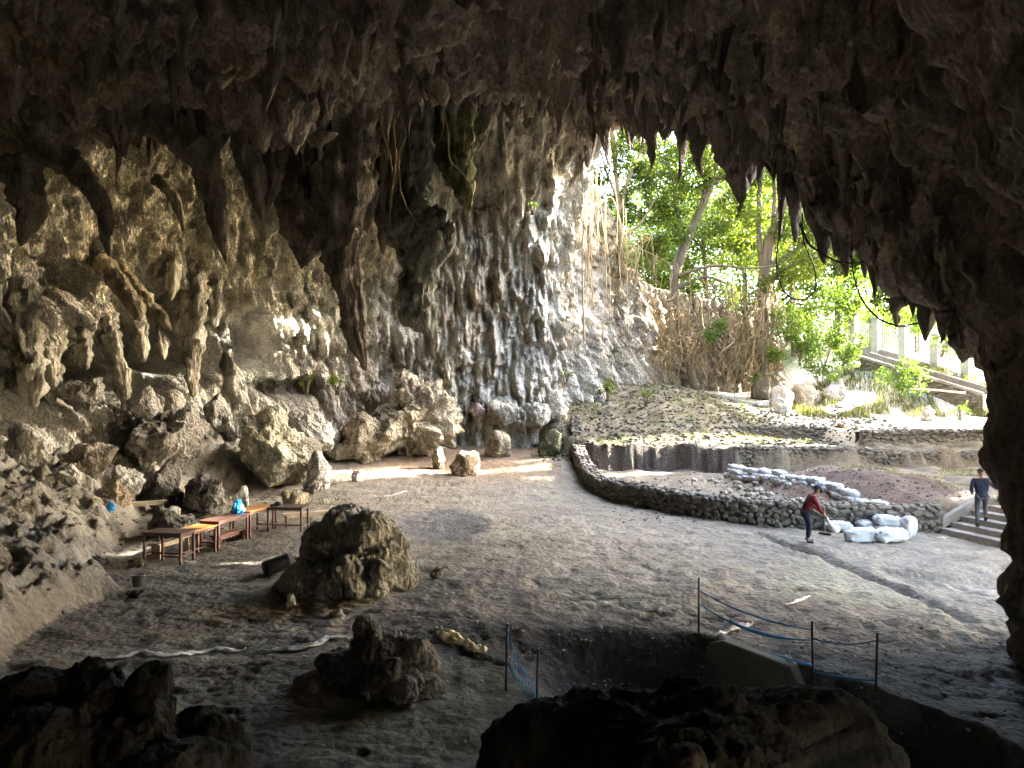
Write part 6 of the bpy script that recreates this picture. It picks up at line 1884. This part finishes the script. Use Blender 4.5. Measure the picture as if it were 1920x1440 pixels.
# tall trees behind, each with its own trunk and crown
bgt = [(1105, 62, 7, 17), (1215, 66, 9, 16), (1330, 60, 8, 15), (1400, 70, 10, 16), (1490, 62, 8, 15), (1570, 66, 8, 13), (1640, 70, 8, 12), (1720, 64, 6, 11), (1800, 70, 9, 13), (1270, 78, 12, 19), (1450, 84, 13, 19), (1640, 88, 13, 17), (1800, 84, 11, 16)]
labs = ["leafy tree seen behind the slim fig at the left corner of the mouth", "tall tree behind the gap between the slim and the leaning fig", "tree with dense crown behind the leaning fig", "tree behind the trunks of the two larger figs", "bright tree behind the root skirted fig", "pale green tree left of the fence", "light tree over the left end of the fence", "yellow green tree hanging over the fence posts", "tree behind the rock pillar at the end of the fence",
        "far tree high behind the leaning fig", "far tree high behind the root skirted fig", "far tree above the fence", "far tree beyond the rock pillar"]
for k, ((px, d, rr, hh), lab) in enumerate(zip(bgt, labs)):
    x = (px - 960) / F * d; z = gz(x, d)
    rs = np.random.RandomState(600 + k)
    h = hh + rs.uniform(-1, 1)
    lean = rs.uniform(-1, 1, 2)
    tr = [(x, d, z - .3, .28), (x + lean[0] * .2, d + lean[1] * .2, z + h * .3, .22), (x + lean[0] * .6, d + lean[1] * .6, z + h * .6, .15), (x + lean[0], d + lean[1], z + h * .9, .05)]
    limbs, clumps = [], []
    for j in range(6):
        a = rs.uniform(0, 6.28); f = rs.uniform(.25, .8)
        b0 = np.array(tr[1][:3]) * (1 - f) + np.array(tr[3][:3]) * f
        e = b0 + np.array([math.cos(a), math.sin(a), .5]) * rr * rs.uniform(.35, .6)
        limbs.append([(*b0, .1), (*((b0 + e) / 2 + [0, 0, .3]), .07), (*e, .03)])
    for j in range(15):
        a = rs.uniform(0, 6.28); q = rs.rand() ** .5 * rr * .62
        clumps.append((x + lean[0] + q * math.cos(a), d + lean[1] + q * math.sin(a), z + h * (.25 + .75 * rs.rand()), rr * .3, rr * .3, rr * .24))
    tree("tree", lab, tr, limbs, clumps, 26000 if d < 75 else 18000, .28 if d < 75 else .4, leaf='leaf' if k % 3 else 'leaf_b', group="trees behind the cave mouth", tone=(.1, 1), world=True, seed=k)
# jungle on the slope to the right of the frame: it throws the shade on the near terraces
side = [(27, 25, 4.5, 20), (28, 30, 4.5, 21), (28.5, 35, 4.2, 20), (29.5, 38.6, 2.6, 17), (35, 27.5, 5, 23), (36, 33, 5, 23), (37, 38, 4.2, 21), (44, 34, 5.5, 24), (45, 40, 4.5, 23), (24, 22.5, 3.2, 16), (23.5, 30.5, 3.0, 14), (26.5, 20.5, 4.2, 18), (27, 16, 4, 17), (34, 22, 5, 21), (35, 17, 4.5, 20), (24, 27, 3.2, 15), (43, 28, 5, 24)]
for k, (x, y, rr, hh) in enumerate(side):
    rs = np.random.RandomState(700 + k)
    z = gz(x, y)
    tr = [(x, y, z - .3, .3), (x, y, z + hh * .4, .22), (x + .4, y, z + hh * .9, .06)]
    clumps = []
    for j in range(16):
        a = rs.uniform(0, 6.28); q = rs.rand() ** .5 * rr * .68
        clumps.append((x + q * math.cos(a), y + q * math.sin(a), z + hh * (.22 + .8 * rs.rand()), rr * .34, rr * .34, rr * .28))
    tree("tree", "broad jungle tree on the slope right of the cave mouth", tr, [], clumps, 9500, .55, group="jungle trees right of the mouth", world=True, seed=k, shell=.3)

for k, (x, y, rr, hh) in enumerate([(31, 32, 4.5, 26), (30, 36.8, 4, 28), (30, 41.6, 3.4, 30), (36, 42.5, 4, 35), (29, 45.0, 3.0, 31), (35, 45.5, 3.2, 35), (38, 36, 5, 31), (27.5, 33, 3, 24), (33, 38.5, 4, 27), (42, 42, 5, 31), (31.5, 47.8, 3.6, 20), (35, 51, 4, 22), (38, 48.5, 3.4, 23), (37, 46.5, 3.5, 29), (19, 7, 4.5, 16), (24, 5, 5, 18), (29, 10, 5, 19), (20, 1, 5, 17), (19.5, 17.5, 4, 17)]):  # unseen high crowns added to keep direct sun off the cave interior
    z = gz(x, y)
    rs = np.random.RandomState(760 + k)
    clumps = [(x + rs.uniform(-.6, .6) * rr, y + rs.uniform(-.6, .6) * rr, z + hh - 1 - rs.uniform(0, 11), rr * .38, rr * .38, rr * .34) for j in range(16)]
    tree("tree", "unseen tall tree with a high crown, added to block the sun", [(x, y, z - .3, .35), (x + .3, y, z + hh * .5, .26), (x, y, z + hh * .95, .08)], [], clumps, 13000, .5, group="added sun-blocking trees right of the mouth", world=True, seed=k, shell=.3)

def bush(px, row, r, d, n, size, label, leaf='leaf_b', cat="bush", name="bush", tone=(.2, 1), flat_=.8):
    c0 = P(px, row, d); R = r * d / F
    rs = np.random.RandomState(int(px))
    cen = [c0 + rs.uniform(-1, 1, 3) * R * np.array([.7, .5, .5]) for _ in range(7)]
    base = np.array([c0[0], c0[1], c0[2] - R])
    t = empty(name, base, label, cat)
    mb = MB()
    for q in cen:
        mb.tube([np.array([rs.uniform(-.1, .1), rs.uniform(-.1, .1), -.25]), (q - base) * .5 + rs.uniform(-.1, .1, 3), q - base], [.03, .02, .008], 5)
    link("stem", mb.mesh("stem", M['bark'], True), (0, 0, 0), t)
    V, Q, C = leaf_cloud(np.array(cen), np.full((7, 3), R * .5), n, size, tone=tone, shell=.35)
    link("foliage", mesh_np("foliage", V - base, Q, M[leaf], False, C), (0, 0, 0), t)
    return t
bush(1545, 620, 62, 50, 5200, .2, "bright green bush filling the view right of the root skirted fig")
bush(1600, 560, 60, 53, 4200, .24, "pale sunlit bush behind the bright green one")
bush(1500, 580, 40, 51, 2600, .2, "loose green bush growing on the fig roots")
bush(1660, 600, 42, 55, 2200, .22, "small sunlit bush left of the first fence post")
bush(1600, 660, 40, 49, 2200, .18, "low bush at the upper end of the ramp")
bush(1690, 705, 42, 45.5, 3000, .16, "feathery light green bush in front of the ramp wall")
bush(1455, 665, 22, 48.2, 900, .16, "small dark green shrub at the foot of the fig roots")
bush(1500, 640, 30, 48.8, 1300, .18, "dark green shrub between the fig roots and the broken rock")
bush(1415, 705, 12, 48.2, 300, .12, "tiny green shrub on the fig roots")
bush(1300, 545, 26, 50.2, 900, .18, "shrub at the cliff edge under the leaning fig", leaf='leaf')
bush(1370, 555, 34, 51.5, 1500, .2, "shrub hanging over the cliff edge left of the root skirted fig", leaf='leaf')
bush(1220, 470, 30, 49.5, 1100, .18, "shrub at the cliff edge left of the leaning fig", leaf='leaf')
bush(1340, 620, 26, 49.0, 900, .17, "clump of leaves growing among the hanging roots left of the skirted fig")
bush(1395, 560, 30, 49.5, 1200, .17, "bright leaf clump hanging over the top of the root mass")
bush(1475, 600, 34, 49.0, 1500, .17, "yellow green foliage spilling down right of the root mass", tone=(.5, 1))
bush(1540, 690, 36, 48.5, 1600, .16, "light green foliage spilling onto the sunny ground", tone=(.4, 1))
bush(1625, 625, 46, 58, 2600, .24, "hazy sunlit shrub behind the left end of the fence", tone=(.4, 1))
bush(1700, 605, 50, 59, 3000, .24, "hazy sunlit shrub behind the middle fence post", tone=(.5, 1))
bush(1790, 640, 46, 57, 2400, .24, "hazy sunlit shrub behind the last fence posts", tone=(.4, 1))
bush(632, 712, 20, 38.6, 420, .13, "little sunlit green plant on the wall foot left of the rock pile", tone=(.5, 1))
bush(575, 712, 16, 37.6, 260, .12, "dim little green plant on the wall beside the sunlit one", leaf='leaf')
bush(1140, 725, 20, 41.5, 380, .12, "dark low herb on the mossy bank", leaf='leaf')
bush(1210, 738, 16, 42.5, 260, .11, "small herb on the slope right of the mossy bank", leaf='leaf')
bush(1062, 700, 12, 43, 200, .1, "tuft of moss and fern on the fluted column foot", leaf='leaf')
bush(1800, 765, 16, 41, 400, .12, "weedy shrub by the rock pillar at the edge of the sunny ground")
bush(1765, 640, 22, 47, 700, .16, "yellow green twig hanging before the last fence post", tone=(.6, 1))
bush(998, 385, 9, 40.5, 160, .12, "tuft of moss high on the back wall", leaf='leaf', tone=(0, .4))

# grass
def grass(name, n, sampler, h0, h1, wd=.012):
    q = sampler(n); n = len(q)
    z = ground_z(q[:, 0], q[:, 1])
    a = rsv.uniform(0, 6.28, n); h = rsv.uniform(h0, h1, n)
    ln = rsv.normal(size=(n, 2)) * .35
    b0 = np.stack([q[:, 0], q[:, 1], z - .01], 1)
    sd = np.stack([np.cos(a), np.sin(a), np.zeros(n)], 1) * wd
    tip = b0 + np.stack([ln[:, 0] * h, ln[:, 1] * h, h], 1)
    mid = b0 + np.stack([ln[:, 0] * h * .3, ln[:, 1] * h * .3, h * .6], 1)
    V = np.stack([b0 - sd, b0 + sd, mid + sd * .7, tip, mid - sd * .7], 1).reshape(-1, 3)
    k = np.arange(n) * 5
    Q = np.stack([k, k + 1, k + 2, k + 4], 1); T = np.stack([k + 4, k + 2, k + 3], 1)
    t = np.clip(rsv.rand(n), 0, 1)
    o = link(name, mesh_np(name, V, [Q, T], M['grass'], False, np.repeat(np.stack([t, t, t], 1), 5, 0)))
    o['kind'] = "stuff"
    return o
def clumped(x0, x1, y0, y1, f=.8, th=.1):
    def s(n):
        q = np.stack([rsv.uniform(x0, x1, n * 3), rsv.uniform(y0, y1, n * 3)], 1)
        v = pn(np.stack([q[:, 0] * f, q[:, 1] * f, np.full(len(q), 3.3)], 1))
        return q[v > th][:n]
    return s
grass("grass", 11000, clumped(1.5, 16, 38, 48, .9, .0), .04, .16, .012)
grass("grass", 5000, clumped(13.5, 22, 24, 33.5), .03, .14, .012)
grass("grass", 7000, clumped(17, 30, 44, 51, .6, -.05), .15, .6, .02)
grass("grass", 900, clumped(1, 3.6, 36, 42, .8, 0), .04, .12, .012)
grass("moss_grass", 1800, lambda n: np.stack([rsv.normal(-7.4, .9, n), rsv.normal(29.3, .6, n)], 1), .01, .04, .01)
